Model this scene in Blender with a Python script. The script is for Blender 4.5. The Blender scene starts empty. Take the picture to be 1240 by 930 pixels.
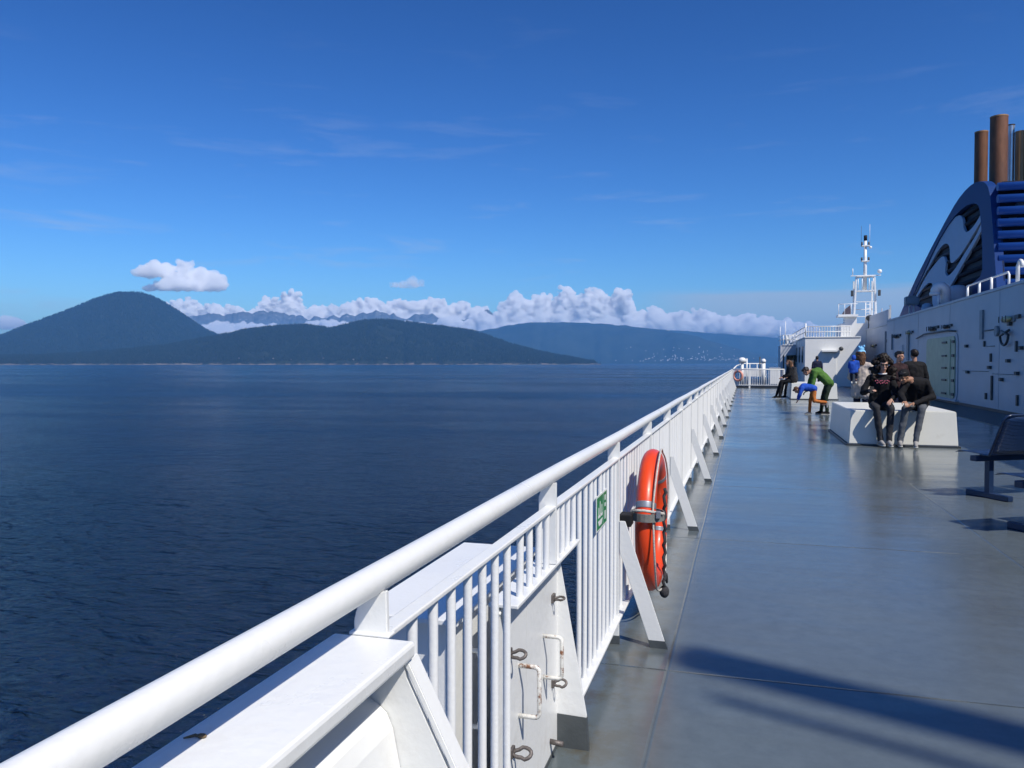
import bpy, bmesh, math, random
import numpy as np
from mathutils import Vector, Matrix, noise
R=math.radians
S=bpy.context.scene
C=S.collection
random.seed(7)

# ------------------------------------------------------------------ camera, sky, sun
H=1.5                                    # eye height above the deck
FPX=970.0                                # focal length in photo pixels (1240 wide)
YAW=R(16.15); PITCH=R(-1.535)
cam=bpy.data.cameras.new('camera'); co=bpy.data.objects.new('camera',cam); C.objects.link(co)
cam.sensor_width=36.0; cam.lens=36.0*FPX/1240.0
cam.clip_start=0.05; cam.clip_end=90000
co.location=(0,0,H)
SUN_AZ=R(52); SUN_EL=R(50)               # azimuth measured from dead astern (-Y) towards starboard (+X)
co.rotation_euler=(R(90)+PITCH,0,YAW)
# ship axis is +Y; the camera looks 16 degrees to port of it
S.camera=co

W=bpy.data.worlds.new('World'); S.world=W; W.use_nodes=True
wn=W.node_tree; wn.nodes.clear()
def N(nt,t,**k):
    n=nt.nodes.new(t)
    for a,v in k.items():
        if a.startswith('i_'):
            key=a[2:]
            n.inputs[int(key) if key.isdigit() else key.replace('_',' ')].default_value=v
        else: setattr(n,a,v)
    return n
def L(nt,a,b): nt.links.new(a,b)
sky=N(wn,'ShaderNodeTexSky',sky_type='NISHITA'); sky.sun_disc=False
sky.sun_elevation=SUN_EL
sunv=Vector((math.sin(SUN_AZ)*math.cos(SUN_EL),-math.cos(SUN_AZ)*math.cos(SUN_EL),math.sin(SUN_EL)))
sky.sun_rotation=math.atan2(sunv.x,sunv.y)
sky.altitude=0; sky.air_density=1.0; sky.dust_density=0.25; sky.ozone_density=4.0
hs=N(wn,'ShaderNodeHueSaturation',i_Saturation=1.12,i_Value=1.0)
L(wn,sky.outputs[0],hs.inputs['Color'])
# thin cirrus streaks and a pale stratus band low over the strait
tc=N(wn,'ShaderNodeTexCoord')
mp=N(wn,'ShaderNodeMapping'); mp.inputs['Scale'].default_value=(2.2,2.2,16)
L(wn,tc.outputs['Generated'],mp.inputs[0])
nz=N(wn,'ShaderNodeTexNoise',i_Scale=2.4,i_Detail=7.0,i_Roughness=0.62,i_Distortion=0.4)
L(wn,mp.outputs[0],nz.inputs['Vector'])
cr=N(wn,'ShaderNodeMapRange',i_From_Min=0.57,i_From_Max=0.85,i_To_Min=0,i_To_Max=0.45); cr.clamp=True
L(wn,nz.outputs[0],cr.inputs[0])
sx=N(wn,'ShaderNodeSeparateXYZ'); L(wn,tc.outputs['Generated'],sx.inputs[0])
lowm=N(wn,'ShaderNodeMapRange',i_From_Min=0.34,i_From_Max=0.10,i_To_Min=0.12,i_To_Max=1); lowm.clamp=True
L(wn,sx.outputs['Z'],lowm.inputs[0])
mul=N(wn,'ShaderNodeMath',operation='MULTIPLY'); L(wn,cr.outputs[0],mul.inputs[0]); L(wn,lowm.outputs[0],mul.inputs[1])
# stratus band: elevation 2.5..5 degrees, to starboard of the big cloud bank
az=N(wn,'ShaderNodeMath',operation='ARCTAN2'); L(wn,sx.outputs['X'],az.inputs[0]); L(wn,sx.outputs['Y'],az.inputs[1])
azm=N(wn,'ShaderNodeMapRange',i_From_Min=-0.16,i_From_Max=-0.02,i_To_Min=0,i_To_Max=1); azm.clamp=True; azm.interpolation_type='SMOOTHSTEP'
L(wn,az.outputs[0],azm.inputs[0])
mp2=N(wn,'ShaderNodeMapping'); mp2.inputs['Scale'].default_value=(3,3,60)
L(wn,tc.outputs['Generated'],mp2.inputs[0])
nz2=N(wn,'ShaderNodeTexNoise',i_Scale=2.0,i_Detail=5.0,i_Roughness=0.55); L(wn,mp2.outputs[0],nz2.inputs['Vector'])
zz=N(wn,'ShaderNodeMath',operation='MULTIPLY_ADD'); L(wn,nz2.outputs[0],zz.inputs[0]); zz.inputs[1].default_value=0.022; L(wn,sx.outputs['Z'],zz.inputs[2])
bd=N(wn,'ShaderNodeMapRange',i_From_Min=0.101,i_From_Max=0.089,i_To_Min=0,i_To_Max=0.62); bd.clamp=True; bd.interpolation_type='SMOOTHSTEP'
L(wn,zz.outputs[0],bd.inputs[0])
mul2=N(wn,'ShaderNodeMath',operation='MULTIPLY'); L(wn,bd.outputs[0],mul2.inputs[0]); L(wn,azm.outputs[0],mul2.inputs[1])
mx=N(wn,'ShaderNodeMath',operation='MAXIMUM'); L(wn,mul.outputs[0],mx.inputs[0]); L(wn,mul2.outputs[0],mx.inputs[1])
mixc=N(wn,'ShaderNodeMix',data_type='RGBA'); L(wn,mx.outputs[0],mixc.inputs['Factor'])
L(wn,hs.outputs[0],mixc.inputs[6]); mixc.inputs[7].default_value=(4.9,5.3,6.0,1)
tint=N(wn,'ShaderNodeMix',data_type='RGBA',blend_type='MULTIPLY'); tint.inputs['Factor'].default_value=1; tint.inputs[7].default_value=(0.0637,0.0805,0.1097,1)
L(wn,hs.outputs[0],tint.inputs[6])
gam=N(wn,'ShaderNodeGamma',i_Gamma=1.55); L(wn,tint.outputs[2],gam.inputs['Color'])
tin2=N(wn,'ShaderNodeMix',data_type='RGBA',blend_type='MULTIPLY'); tin2.inputs['Factor'].default_value=1; tin2.inputs[7].default_value=(20.5,18.2,13.4,1)
L(wn,gam.outputs[0],tin2.inputs[6]); L(wn,tin2.outputs[2],mixc.inputs[6])
bg=N(wn,'ShaderNodeBackground',i_Strength=0.10); L(wn,mixc.outputs[2],bg.inputs[0])
wo=N(wn,'ShaderNodeOutputWorld'); L(wn,bg.outputs[0],wo.inputs[0])

sl=bpy.data.lights.new('sun','SUN'); sl.energy=4.3; sl.angle=R(0.53); sl.color=(1,0.955,0.88)
so=bpy.data.objects.new('sun',sl); C.objects.link(so)
so.rotation_euler=sunv.to_track_quat('Z','Y').to_euler()
S.view_settings.view_transform='Standard'; S.view_settings.look='None'
S.view_settings.exposure=0.2; S.view_settings.gamma=1.0; S.view_settings.use_curve_mapping=False
S.cycles.use_denoising=True
try: S.cycles.denoiser='OPENIMAGEDENOISE'
except Exception: pass
S.cycles.max_bounces=22; S.cycles.diffuse_bounces=3; S.cycles.glossy_bounces=4; S.cycles.volume_bounces=20
S.cycles.transparent_max_bounces=12
S.cycles.sample_clamp_indirect=6
S.cycles.caustics_reflective=False; S.cycles.caustics_refractive=False

# ------------------------------------------------------------------ measuring helpers
_ct,_st=math.cos(-PITCH),math.sin(-PITCH); _c,_s=math.cos(YAW),math.sin(YAW)
_F=Vector((-_s*_ct,_c*_ct,-_st)); _R=Vector((_c,_s,0)); _U=Vector((-_s*_st,_c*_st,_ct))
def ray(px,py): return _F+_R*((px-620)/FPX)-_U*((py-465)/FPX)
def at(px,py,X=None,Y=None,Z=None,D=None):
    """a point of the real place seen at photo pixel (px,py), on a known plane or at a horizontal distance D"""
    d=ray(px,py)
    if Z is not None: t=(Z-H)/d.z
    elif X is not None: t=X/d.x
    elif Y is not None: t=Y/d.y
    else: t=D/math.hypot(d.x,d.y)
    return Vector((0,0,H))+d*t

# ------------------------------------------------------------------ materials
def mat(name,base,rough=0.5,metal=0.0,vary=0.0,vscale=3.0,bump=0.0,bscale=60.0,spec=0.5,dirt=None,dirt_amt=0.5,dscale=4.0,dlo=0.58,dhi=0.7,rvary=0.0,coat=0.0,stretch=None,rust=0.0):
    m=bpy.data.materials.new(name); m.use_nodes=True; nt=m.node_tree; b=nt.nodes['Principled BSDF']
    b.inputs['Roughness'].default_value=rough; b.inputs['Metallic'].default_value=metal
    b.inputs['Specular IOR Level'].default_value=spec; b.inputs['Coat Weight'].default_value=coat
    b.inputs['Base Color'].default_value=(*base,1)
    t=N(nt,'ShaderNodeTexCoord'); v=t.outputs['Object']
    if stretch:
        mm=N(nt,'ShaderNodeMapping'); mm.inputs['Scale'].default_value=stretch; L(nt,v,mm.inputs[0]); v=mm.outputs[0]
    col=None
    if vary or rvary:
        n=N(nt,'ShaderNodeTexNoise',i_Scale=vscale,i_Detail=6.0,i_Roughness=0.6); L(nt,v,n.inputs['Vector'])
        if vary:
            mr=N(nt,'ShaderNodeMapRange',i_From_Min=0.3,i_From_Max=0.7,i_To_Min=1-vary,i_To_Max=1+vary); L(nt,n.outputs[0],mr.inputs[0])
            mc=N(nt,'ShaderNodeMix',data_type='RGBA',blend_type='MULTIPLY'); mc.inputs['Factor'].default_value=1
            mc.inputs[6].default_value=(*base,1); L(nt,mr.outputs[0],mc.inputs[7]); col=mc.outputs[2]
        if rvary:
            mr=N(nt,'ShaderNodeMapRange',i_From_Min=0.3,i_From_Max=0.7,i_To_Min=max(0.02,rough-rvary),i_To_Max=rough+rvary); L(nt,n.outputs[0],mr.inputs[0])
            L(nt,mr.outputs[0],b.inputs['Roughness'])
    if dirt:
        n=N(nt,'ShaderNodeTexNoise',i_Scale=dscale,i_Detail=8.0,i_Roughness=0.68); L(nt,v,n.inputs['Vector'])
        mr=N(nt,'ShaderNodeMapRange',i_From_Min=dlo,i_From_Max=dhi,i_To_Min=0,i_To_Max=dirt_amt); mr.clamp=True; L(nt,n.outputs[0],mr.inputs[0])
        mc=N(nt,'ShaderNodeMix',data_type='RGBA'); L(nt,mr.outputs[0],mc.inputs['Factor'])
        if col: L(nt,col,mc.inputs[6])
        else: mc.inputs[6].default_value=(*base,1)
        mc.inputs[7].default_value=(*dirt,1); col=mc.outputs[2]
    if rust:
        n=N(nt,'ShaderNodeTexNoise',i_Scale=11.0,i_Detail=9.0,i_Roughness=0.75); L(nt,v,n.inputs['Vector'])
        mr=N(nt,'ShaderNodeMapRange',i_From_Min=0.70,i_From_Max=0.735,i_To_Min=0,i_To_Max=rust); mr.clamp=True; L(nt,n.outputs[0],mr.inputs[0])
        mc=N(nt,'ShaderNodeMix',data_type='RGBA'); L(nt,mr.outputs[0],mc.inputs['Factor']); L(nt,col,mc.inputs[6]); mc.inputs[7].default_value=(0.30,0.16,0.07,1); col=mc.outputs[2]
    if col: L(nt,col,b.inputs['Base Color'])
    if bump:
        n=N(nt,'ShaderNodeTexNoise',i_Scale=bscale,i_Detail=4.0); L(nt,v,n.inputs['Vector'])
        bp=N(nt,'ShaderNodeBump',i_Strength=bump,i_Distance=0.01); L(nt,n.outputs[0],bp.inputs['Height']); L(nt,bp.outputs[0],b.inputs['Normal'])
    return m
RUST=(0.22,0.075,0.02)
M={}
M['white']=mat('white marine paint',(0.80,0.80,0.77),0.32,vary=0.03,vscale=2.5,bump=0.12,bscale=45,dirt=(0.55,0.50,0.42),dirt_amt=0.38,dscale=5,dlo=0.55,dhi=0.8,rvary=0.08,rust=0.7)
M['whitebars']=mat('white rail paint',(0.82,0.82,0.80),0.35,vary=0.03,vscale=4,bump=0.10,bscale=70)
M['whiteweather']=mat('weathered white panel paint',(0.80,0.80,0.78),0.38,vary=0.05,vscale=3,bump=0.18,bscale=30,dirt=(0.45,0.40,0.32),dirt_amt=0.4,dscale=7,dlo=0.56,dhi=0.8,rust=0.8)
M['rustyhandle']=mat('chipped white handle paint',(0.78,0.76,0.70),0.45,vary=0.05,dirt=RUST,dirt_amt=0.95,dscale=22,dlo=0.53,dhi=0.60,bump=0.3,bscale=80)
M['lug']=mat('galvanised lug steel',(0.16,0.14,0.13),0.55,metal=0.6,vary=0.25,vscale=20,dirt=RUST,dirt_amt=0.5,dscale=25,bump=0.3,bscale=90)
M['footpaint']=mat('dark grey foot paint',(0.075,0.085,0.09),0.4,vary=0.15,vscale=8,bump=0.15)
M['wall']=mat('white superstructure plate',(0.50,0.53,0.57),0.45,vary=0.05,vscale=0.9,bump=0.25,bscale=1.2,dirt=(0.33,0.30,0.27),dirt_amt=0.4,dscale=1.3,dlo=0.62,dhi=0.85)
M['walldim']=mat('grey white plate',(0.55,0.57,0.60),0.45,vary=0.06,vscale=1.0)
M['trim_and_shade']=mat('dark gutter paint',(0.035,0.04,0.047),0.45,vary=0.2,vscale=2)  # dark trim paint, also the colour of the painted wall shadow
M['green']=mat('pale green door paint',(0.42,0.48,0.32),0.45,vary=0.12,vscale=3,dirt=(0.22,0.24,0.17),dirt_amt=0.4,dscale=4)
M['fitting']=mat('dark bronze fitting',(0.07,0.075,0.075),0.5,metal=0.3,vary=0.2,vscale=9)
M['greyfit']=mat('grey fitting paint',(0.25,0.28,0.30),0.5,vary=0.15,vscale=6)
M['lampglass']=mat('yellowed lamp glass',(0.62,0.52,0.22),0.15,vary=0.15,vscale=12)
M['pipebrown']=mat('rusted exhaust steel',(0.20,0.085,0.040),0.6,metal=0.25,vary=0.35,vscale=1.6,dirt=(0.05,0.03,0.025),dirt_amt=0.8,dscale=0.7,dlo=0.45,dhi=0.7,stretch=(2,2,0.6))
M['pipetan']=mat('tan exhaust steel',(0.42,0.23,0.095),0.5,metal=0.3,vary=0.2,vscale=1.5,stretch=(2,2,0.5))
M['pipedark']=mat('sooty exhaust steel',(0.035,0.022,0.018),0.7,vary=0.3,vscale=2)
M['pipesteel']=mat('bright exhaust steel',(0.62,0.62,0.60),0.3,metal=0.8,vary=0.1,vscale=3)
M['navy']=mat('royal blue funnel paint',(0.010,0.045,0.175),0.5,spec=0.12,vary=0.06,vscale=0.8)
M['navydark']=mat('dark funnel interior',(0.005,0.010,0.024),0.7)
M['louvre']=mat('blue louvre paint',(0.018,0.085,0.34),0.4,vary=0.08,vscale=1.5)
M['emblem']=mat('pale grey blue emblem paint',(0.45,0.54,0.66),0.5,spec=0.2,vary=0.03)
M['orange']=mat('orange lifebuoy shell',(0.78,0.062,0.008),0.38,vary=0.06,vscale=6,bump=0.08,bscale=25,coat=0.3)
M['tape']=mat('silver reflective tape',(0.30,0.32,0.35),0.4,metal=0.5,vary=0.1,vscale=20)
M['rope']=mat('pale grab rope',(0.55,0.52,0.46),0.8,vary=0.25,vscale=60,bump=0.6,bscale=160)
M['darkrope']=mat('dark rope',(0.035,0.035,0.04),0.85,vary=0.3,vscale=60,bump=0.6,bscale=160)
M['strap']=mat('grey webbing strap',(0.20,0.20,0.18),0.7,vary=0.1,vscale=40,bump=0.3,bscale=200)
M['black']=mat('black plastic',(0.015,0.015,0.017),0.6,spec=0.2)
M['signgreen']=mat('safety green sign',(0.0,0.21,0.065),0.4,vary=0.05)
M['signwhite']=mat('sign white',(0.80,0.82,0.80),0.4)
M['seatbar']=mat('navy seat frame paint',(0.011,0.028,0.075),0.3,vary=0.1,vscale=5)
M['glass']=mat('dark window glass',(0.02,0.035,0.05),0.08,spec=0.6)
M['boxpaint']=mat('cream box paint',(0.76,0.75,0.68),0.4,vary=0.03,vscale=2,bump=0.1,bscale=30,dirt=(0.5,0.46,0.38),dirt_amt=0.25,dscale=3)
M['twig']=mat('dry leaf brown',(0.16,0.11,0.06),0.8)
def seatmesh():
    m=mat('perforated navy seat steel',(0.014,0.036,0.10),0.35,vary=0.08,vscale=5); nt=m.node_tree
    b=nt.nodes['Principled BSDF']; out=nt.nodes['Material Output']
    t=N(nt,'ShaderNodeTexCoord'); v=N(nt,'ShaderNodeTexVoronoi',i_Scale=70.0,i_Randomness=0.0); L(nt,t.outputs['Object'],v.inputs['Vector'])
    g=N(nt,'ShaderNodeMath',operation='LESS_THAN'); L(nt,v.outputs['Distance'],g.inputs[0]); g.inputs[1].default_value=0.33
    tr=N(nt,'ShaderNodeBsdfTransparent'); mx=N(nt,'ShaderNodeMixShader')
    L(nt,g.outputs[0],mx.inputs[0]); L(nt,b.outputs[0],mx.inputs[1]); L(nt,tr.outputs[0],mx.inputs[2]); L(nt,mx.outputs[0],out.inputs[0])
    return m
M['seatmesh']=seatmesh()

def deckmat():
    m=bpy.data.materials.new('grey deck paint'); m.use_nodes=True; nt=m.node_tree; b=nt.nodes['Principled BSDF']
    t=N(nt,'ShaderNodeTexCoord'); o=t.outputs['Object']; sp=N(nt,'ShaderNodeSeparateXYZ'); L(nt,o,sp.inputs[0])
    n1=N(nt,'ShaderNodeTexNoise',i_Scale=0.55,i_Detail=6.0,i_Roughness=0.6); L(nt,o,n1.inputs['Vector'])
    n2=N(nt,'ShaderNodeTexNoise',i_Scale=9.0,i_Detail=8.0,i_Roughness=0.7); L(nt,o,n2.inputs['Vector'])
    n3=N(nt,'ShaderNodeTexNoise',i_Scale=260.0,i_Detail=3.0); L(nt,o,n3.inputs['Vector'])
    ramp=N(nt,'ShaderNodeMapRange',i_From_Min=0.3,i_From_Max=0.7,i_To_Min=0.90,i_To_Max=1.09); L(nt,n1.outputs[0],ramp.inputs[0])
    r2=N(nt,'ShaderNodeMapRange',i_From_Min=0.3,i_From_Max=0.7,i_To_Min=0.88,i_To_Max=1.12); L(nt,n2.outputs[0],r2.inputs[0])
    mm=N(nt,'ShaderNodeMath',operation='MULTIPLY'); L(nt,ramp.outputs[0],mm.inputs[0]); L(nt,r2.outputs[0],mm.inputs[1])
    def seam(sock,off,per,w):
        a=N(nt,'ShaderNodeMath',operation='ADD'); L(nt,sock,a.inputs[0]); a.inputs[1].default_value=-off+per*100
        q=N(nt,'ShaderNodeMath',operation='PINGPONG'); L(nt,a.outputs[0],q.inputs[0]); q.inputs[1].default_value=per/2
        r=N(nt,'ShaderNodeMapRange',i_From_Min=0.0,i_From_Max=w,i_To_Min=1,i_To_Max=0); r.clamp=True; L(nt,q.outputs[0],r.inputs[0]); return r.outputs[0]
    # gentle waviness of the weld lines
    wv=N(nt,'ShaderNodeMath',operation='MULTIPLY_ADD'); L(nt,n1.outputs[0],wv.inputs[0]); wv.inputs[1].default_value=0.02; L(nt,sp.outputs['Y'],wv.inputs[2])
    wx=N(nt,'ShaderNodeMath',operation='MULTIPLY_ADD'); L(nt,n1.outputs[0],wx.inputs[0]); wx.inputs[1].default_value=0.015; L(nt,sp.outputs['X'],wx.inputs[2])
    s1=seam(wv.outputs[0],3.93,3.05,0.011); s2=seam(wx.outputs[0],-0.34,2.32,0.011)
    sm=N(nt,'ShaderNodeMath',operation='MAXIMUM'); L(nt,s1,sm.inputs[0]); L(nt,s2,sm.inputs[1])
    dk=N(nt,'ShaderNodeMapRange',i_From_Min=0,i_From_Max=1,i_To_Min=1,i_To_Max=0.72); L(nt,sm.outputs[0],dk.inputs[0])
    m2=N(nt,'ShaderNodeMath',operation='MULTIPLY'); L(nt,mm.outputs[0],m2.inputs[0]); L(nt,dk.outputs[0],m2.inputs[1])
    mc=N(nt,'ShaderNodeMix',data_type='RGBA',blend_type='MULTIPLY'); mc.inputs['Factor'].default_value=1
    mc.inputs[6].default_value=(0.108,0.131,0.141,1); L(nt,m2.outputs[0],mc.inputs[7])
    sc=N(nt,'ShaderNodeTexNoise',i_Scale=5.0,i_Detail=10.0,i_Roughness=0.8,i_Distortion=1.2); L(nt,o,sc.inputs['Vector'])
    scr=N(nt,'ShaderNodeMapRange',i_From_Min=0.66,i_From_Max=0.72,i_To_Min=0,i_To_Max=0.45); scr.clamp=True; L(nt,sc.outputs[0],scr.inputs[0])
    msc=N(nt,'ShaderNodeMix',data_type='RGBA'); L(nt,scr.outputs[0],msc.inputs['Factor']); L(nt,mc.outputs[2],msc.inputs[6]); msc.inputs[7].default_value=(0.035,0.036,0.034,1); mc=msc
    # olive brown grime near the rail foot
    ex=N(nt,'ShaderNodeMapRange',i_From_Min=-0.30,i_From_Max=-0.62,i_To_Min=0,i_To_Max=1); ex.clamp=True; L(nt,sp.outputs['X'],ex.inputs[0])
    gn=N(nt,'ShaderNodeTexNoise',i_Scale=3.2,i_Detail=9.0,i_Roughness=0.7); L(nt,o,gn.inputs['Vector'])
    gr=N(nt,'ShaderNodeMapRange',i_From_Min=0.47,i_From_Max=0.6,i_To_Min=0,i_To_Max=0.8); gr.clamp=True; L(nt,gn.outputs[0],gr.inputs[0])
    gm=N(nt,'ShaderNodeMath',operation='MULTIPLY'); L(nt,gr.outputs[0],gm.inputs[0]); L(nt,ex.outputs[0],gm.inputs[1])
    mg=N(nt,'ShaderNodeMix',data_type='RGBA'); L(nt,gm.outputs[0],mg.inputs['Factor']); L(nt,mc.outputs[2],mg.inputs[6]); mg.inputs[7].default_value=(0.085,0.075,0.05,1)
    L(nt,mg.outputs[2],b.inputs['Base Color'])
    rr=N(nt,'ShaderNodeMapRange',i_From_Min=0.32,i_From_Max=0.68,i_To_Min=0.09,i_To_Max=0.27); L(nt,n1.outputs[0],rr.inputs[0]); L(nt,rr.outputs[0],b.inputs['Roughness'])
    b.inputs['Specular IOR Level'].default_value=0.5
    # bump: plate dishing, orange peel, weld beads
    pk=N(nt,'ShaderNodeTexNoise',i_Scale=1.4,i_Detail=2.0); 
    mpn=N(nt,'ShaderNodeMapping'); mpn.inputs['Scale'].default_value=(0.5,1.6,1); L(nt,o,mpn.inputs[0]); L(nt,mpn.outputs[0],pk.inputs['Vector'])
    b1=N(nt,'ShaderNodeBump',i_Strength=0.5,i_Distance=0.014); L(nt,pk.outputs[0],b1.inputs['Height'])
    b2=N(nt,'ShaderNodeBump',i_Strength=0.25,i_Distance=0.0012); L(nt,n3.outputs[0],b2.inputs['Height']); L(nt,b1.outputs[0],b2.inputs['Normal'])
    b3=N(nt,'ShaderNodeBump',i_Strength=0.6,i_Distance=0.004); L(nt,sm.outputs[0],b3.inputs['Height']); L(nt,b2.outputs[0],b3.inputs['Normal'])
    L(nt,b3.outputs[0],b.inputs['Normal'])
    return m
M['deck']=deckmat()

def seamat():
    m=bpy.data.materials.new('open sea water'); m.use_nodes=True; nt=m.node_tree; b=nt.nodes['Principled BSDF']
    t=N(nt,'ShaderNodeTexCoord'); o=t.outputs['Object']
    b.inputs['IOR'].default_value=1.333; b.inputs['Specular IOR Level'].default_value=0.5
    big=N(nt,'ShaderNodeTexNoise',i_Scale=0.0022,i_Detail=5.0,i_Roughness=0.6,i_Distortion=0.6); 
    mb=N(nt,'ShaderNodeMapping'); mb.inputs['Scale'].default_value=(0.35,1.5,1); mb.inputs['Rotation'].default_value=(0,0,R(-16)); L(nt,o,mb.inputs[0]); L(nt,mb.outputs[0],big.inputs['Vector'])
    # wind streaks: calmer lanes and ruffled lanes
    st=N(nt,'ShaderNodeMapRange',i_From_Min=0.40,i_From_Max=0.60,i_To_Min=1.6,i_To_Max=0.35); L(nt,big.outputs[0],st.inputs[0])
    b.inputs['Base Color'].default_value=(0.0011,0.0125,0.050,1)
    sl_=N(nt,'ShaderNodeMapRange',i_From_Min=0.42,i_From_Max=0.58,i_To_Min=0.40,i_To_Max=0.95); L(nt,big.outputs[0],sl_.inputs[0]); L(nt,sl_.outputs[0],b.inputs['Specular IOR Level'])
    ro_=N(nt,'ShaderNodeMapRange',i_From_Min=0.42,i_From_Max=0.58,i_To_Min=0.22,i_To_Max=0.03); L(nt,big.outputs[0],ro_.inputs[0]); L(nt,ro_.outputs[0],b.inputs['Roughness'])
    mpw=N(nt,'ShaderNodeMapping'); mpw.inputs['Rotation'].default_value=(0,0,R(28)); mpw.inputs['Scale'].default_value=(1,1.9,1); L(nt,o,mpw.inputs[0])
    w1=N(nt,'ShaderNodeTexNoise',i_Scale=0.22,i_Detail=3.0,i_Roughness=0.5,i_Distortion=0.3); L(nt,mpw.outputs[0],w1.inputs['Vector'])
    w2=N(nt,'ShaderNodeTexNoise',i_Scale=0.85,i_Detail=5.0,i_Roughness=0.62,i_Distortion=0.4); L(nt,mpw.outputs[0],w2.inputs['Vector'])
    w3=N(nt,'ShaderNodeTexNoise',i_Scale=0.05,i_Detail=2.0); L(nt,mpw.outputs[0],w3.inputs['Vector'])
    b0=N(nt,'ShaderNodeBump',i_Distance=3.0); L(nt,st.outputs[0],b0.inputs['Strength']); L(nt,w3.outputs[0],b0.inputs['Height'])
    b1=N(nt,'ShaderNodeBump',i_Distance=3.0); L(nt,st.outputs[0],b1.inputs['Strength']); L(nt,w1.outputs[0],b1.inputs['Height']); L(nt,b0.outputs[0],b1.inputs['Normal'])
    b2=N(nt,'ShaderNodeBump',i_Distance=1.15); L(nt,st.outputs[0],b2.inputs['Strength']); L(nt,w2.outputs[0],b2.inputs['Height']); L(nt,b1.outputs[0],b2.inputs['Normal'])
    L(nt,b2.outputs[0],b.inputs['Normal'])
    return m
M['sea']=seamat()

def hillmat(name,g1,g2,rock,shore_z,sc):
    m=bpy.data.materials.new(name); m.use_nodes=True; nt=m.node_tree; b=nt.nodes['Principled BSDF']
    b.inputs['Roughness'].default_value=0.9; b.inputs['Specular IOR Level'].default_value=0.1
    g=N(nt,'ShaderNodeNewGeometry'); n=N(nt,'ShaderNodeTexNoise',i_Scale=sc,i_Detail=9.0,i_Roughness=0.7); L(nt,g.outputs['Position'],n.inputs['Vector'])
    mr=N(nt,'ShaderNodeMapRange',i_From_Min=0.35,i_From_Max=0.65); L(nt,n.outputs[0],mr.inputs[0])
    mc=N(nt,'ShaderNodeMix',data_type='RGBA'); L(nt,mr.outputs[0],mc.inputs['Factor']); mc.inputs[6].default_value=(*g1,1); mc.inputs[7].default_value=(*g2,1)
    sp=N(nt,'ShaderNodeSeparateXYZ'); L(nt,g.outputs['Position'],sp.inputs[0])
    n2=N(nt,'ShaderNodeTexNoise',i_Scale=sc*0.9,i_Detail=6.0,i_Roughness=0.7); L(nt,g.outputs['Position'],n2.inputs['Vector'])
    ad=N(nt,'ShaderNodeMath',operation='MULTIPLY_ADD'); L(nt,n2.outputs[0],ad.inputs[0]); ad.inputs[1].default_value=-70; L(nt,sp.outputs['Z'],ad.inputs[2])
    sh=N(nt,'ShaderNodeMapRange',i_From_Min=shore_z-20,i_From_Max=shore_z-30,i_To_Min=0,i_To_Max=1); sh.clamp=True; L(nt,ad.outputs[0],sh.inputs[0])
    m2=N(nt,'ShaderNodeMix',data_type='RGBA'); L(nt,sh.outputs[0],m2.inputs['Factor']); L(nt,mc.outputs[2],m2.inputs[6]); m2.inputs[7].default_value=(*rock,1)
    L(nt,m2.outputs[2],b.inputs['Base Color'])
    return m
SEA=-16.0
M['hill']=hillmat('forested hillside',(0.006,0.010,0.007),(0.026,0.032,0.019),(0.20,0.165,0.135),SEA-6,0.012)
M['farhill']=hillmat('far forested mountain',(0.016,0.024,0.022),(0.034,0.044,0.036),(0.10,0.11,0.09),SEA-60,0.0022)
M['peak']=mat('bare rock summit',(0.11,0.115,0.12),0.9,vary=0.45,vscale=0.004,dirt=(0.65,0.68,0.72),dirt_amt=0.8,dscale=0.003,dlo=0.6,dhi=0.66)
def conemat():
    m=bpy.data.materials.new('conifer foliage'); m.use_nodes=True; nt=m.node_tree; b=nt.nodes['Principled BSDF']
    b.inputs['Roughness'].default_value=0.85; b.inputs['Specular IOR Level'].default_value=0.15
    g=N(nt,'ShaderNodeNewGeometry'); n=N(nt,'ShaderNodeTexNoise',i_Scale=0.02,i_Detail=6.0,i_Roughness=0.75); L(nt,g.outputs['Position'],n.inputs['Vector'])
    cr=N(nt,'ShaderNodeValToRGB'); L(nt,n.outputs[0],cr.inputs[0])
    cr.color_ramp.elements[0].position=0.32; cr.color_ramp.elements[0].color=(0.005,0.011,0.008,1)
    cr.color_ramp.elements[1].position=0.72; cr.color_ramp.elements[1].color=(0.030,0.037,0.020,1)
    L(nt,cr.outputs[0],b.inputs['Base Color']); return m
M['conifer']=conemat()

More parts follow.
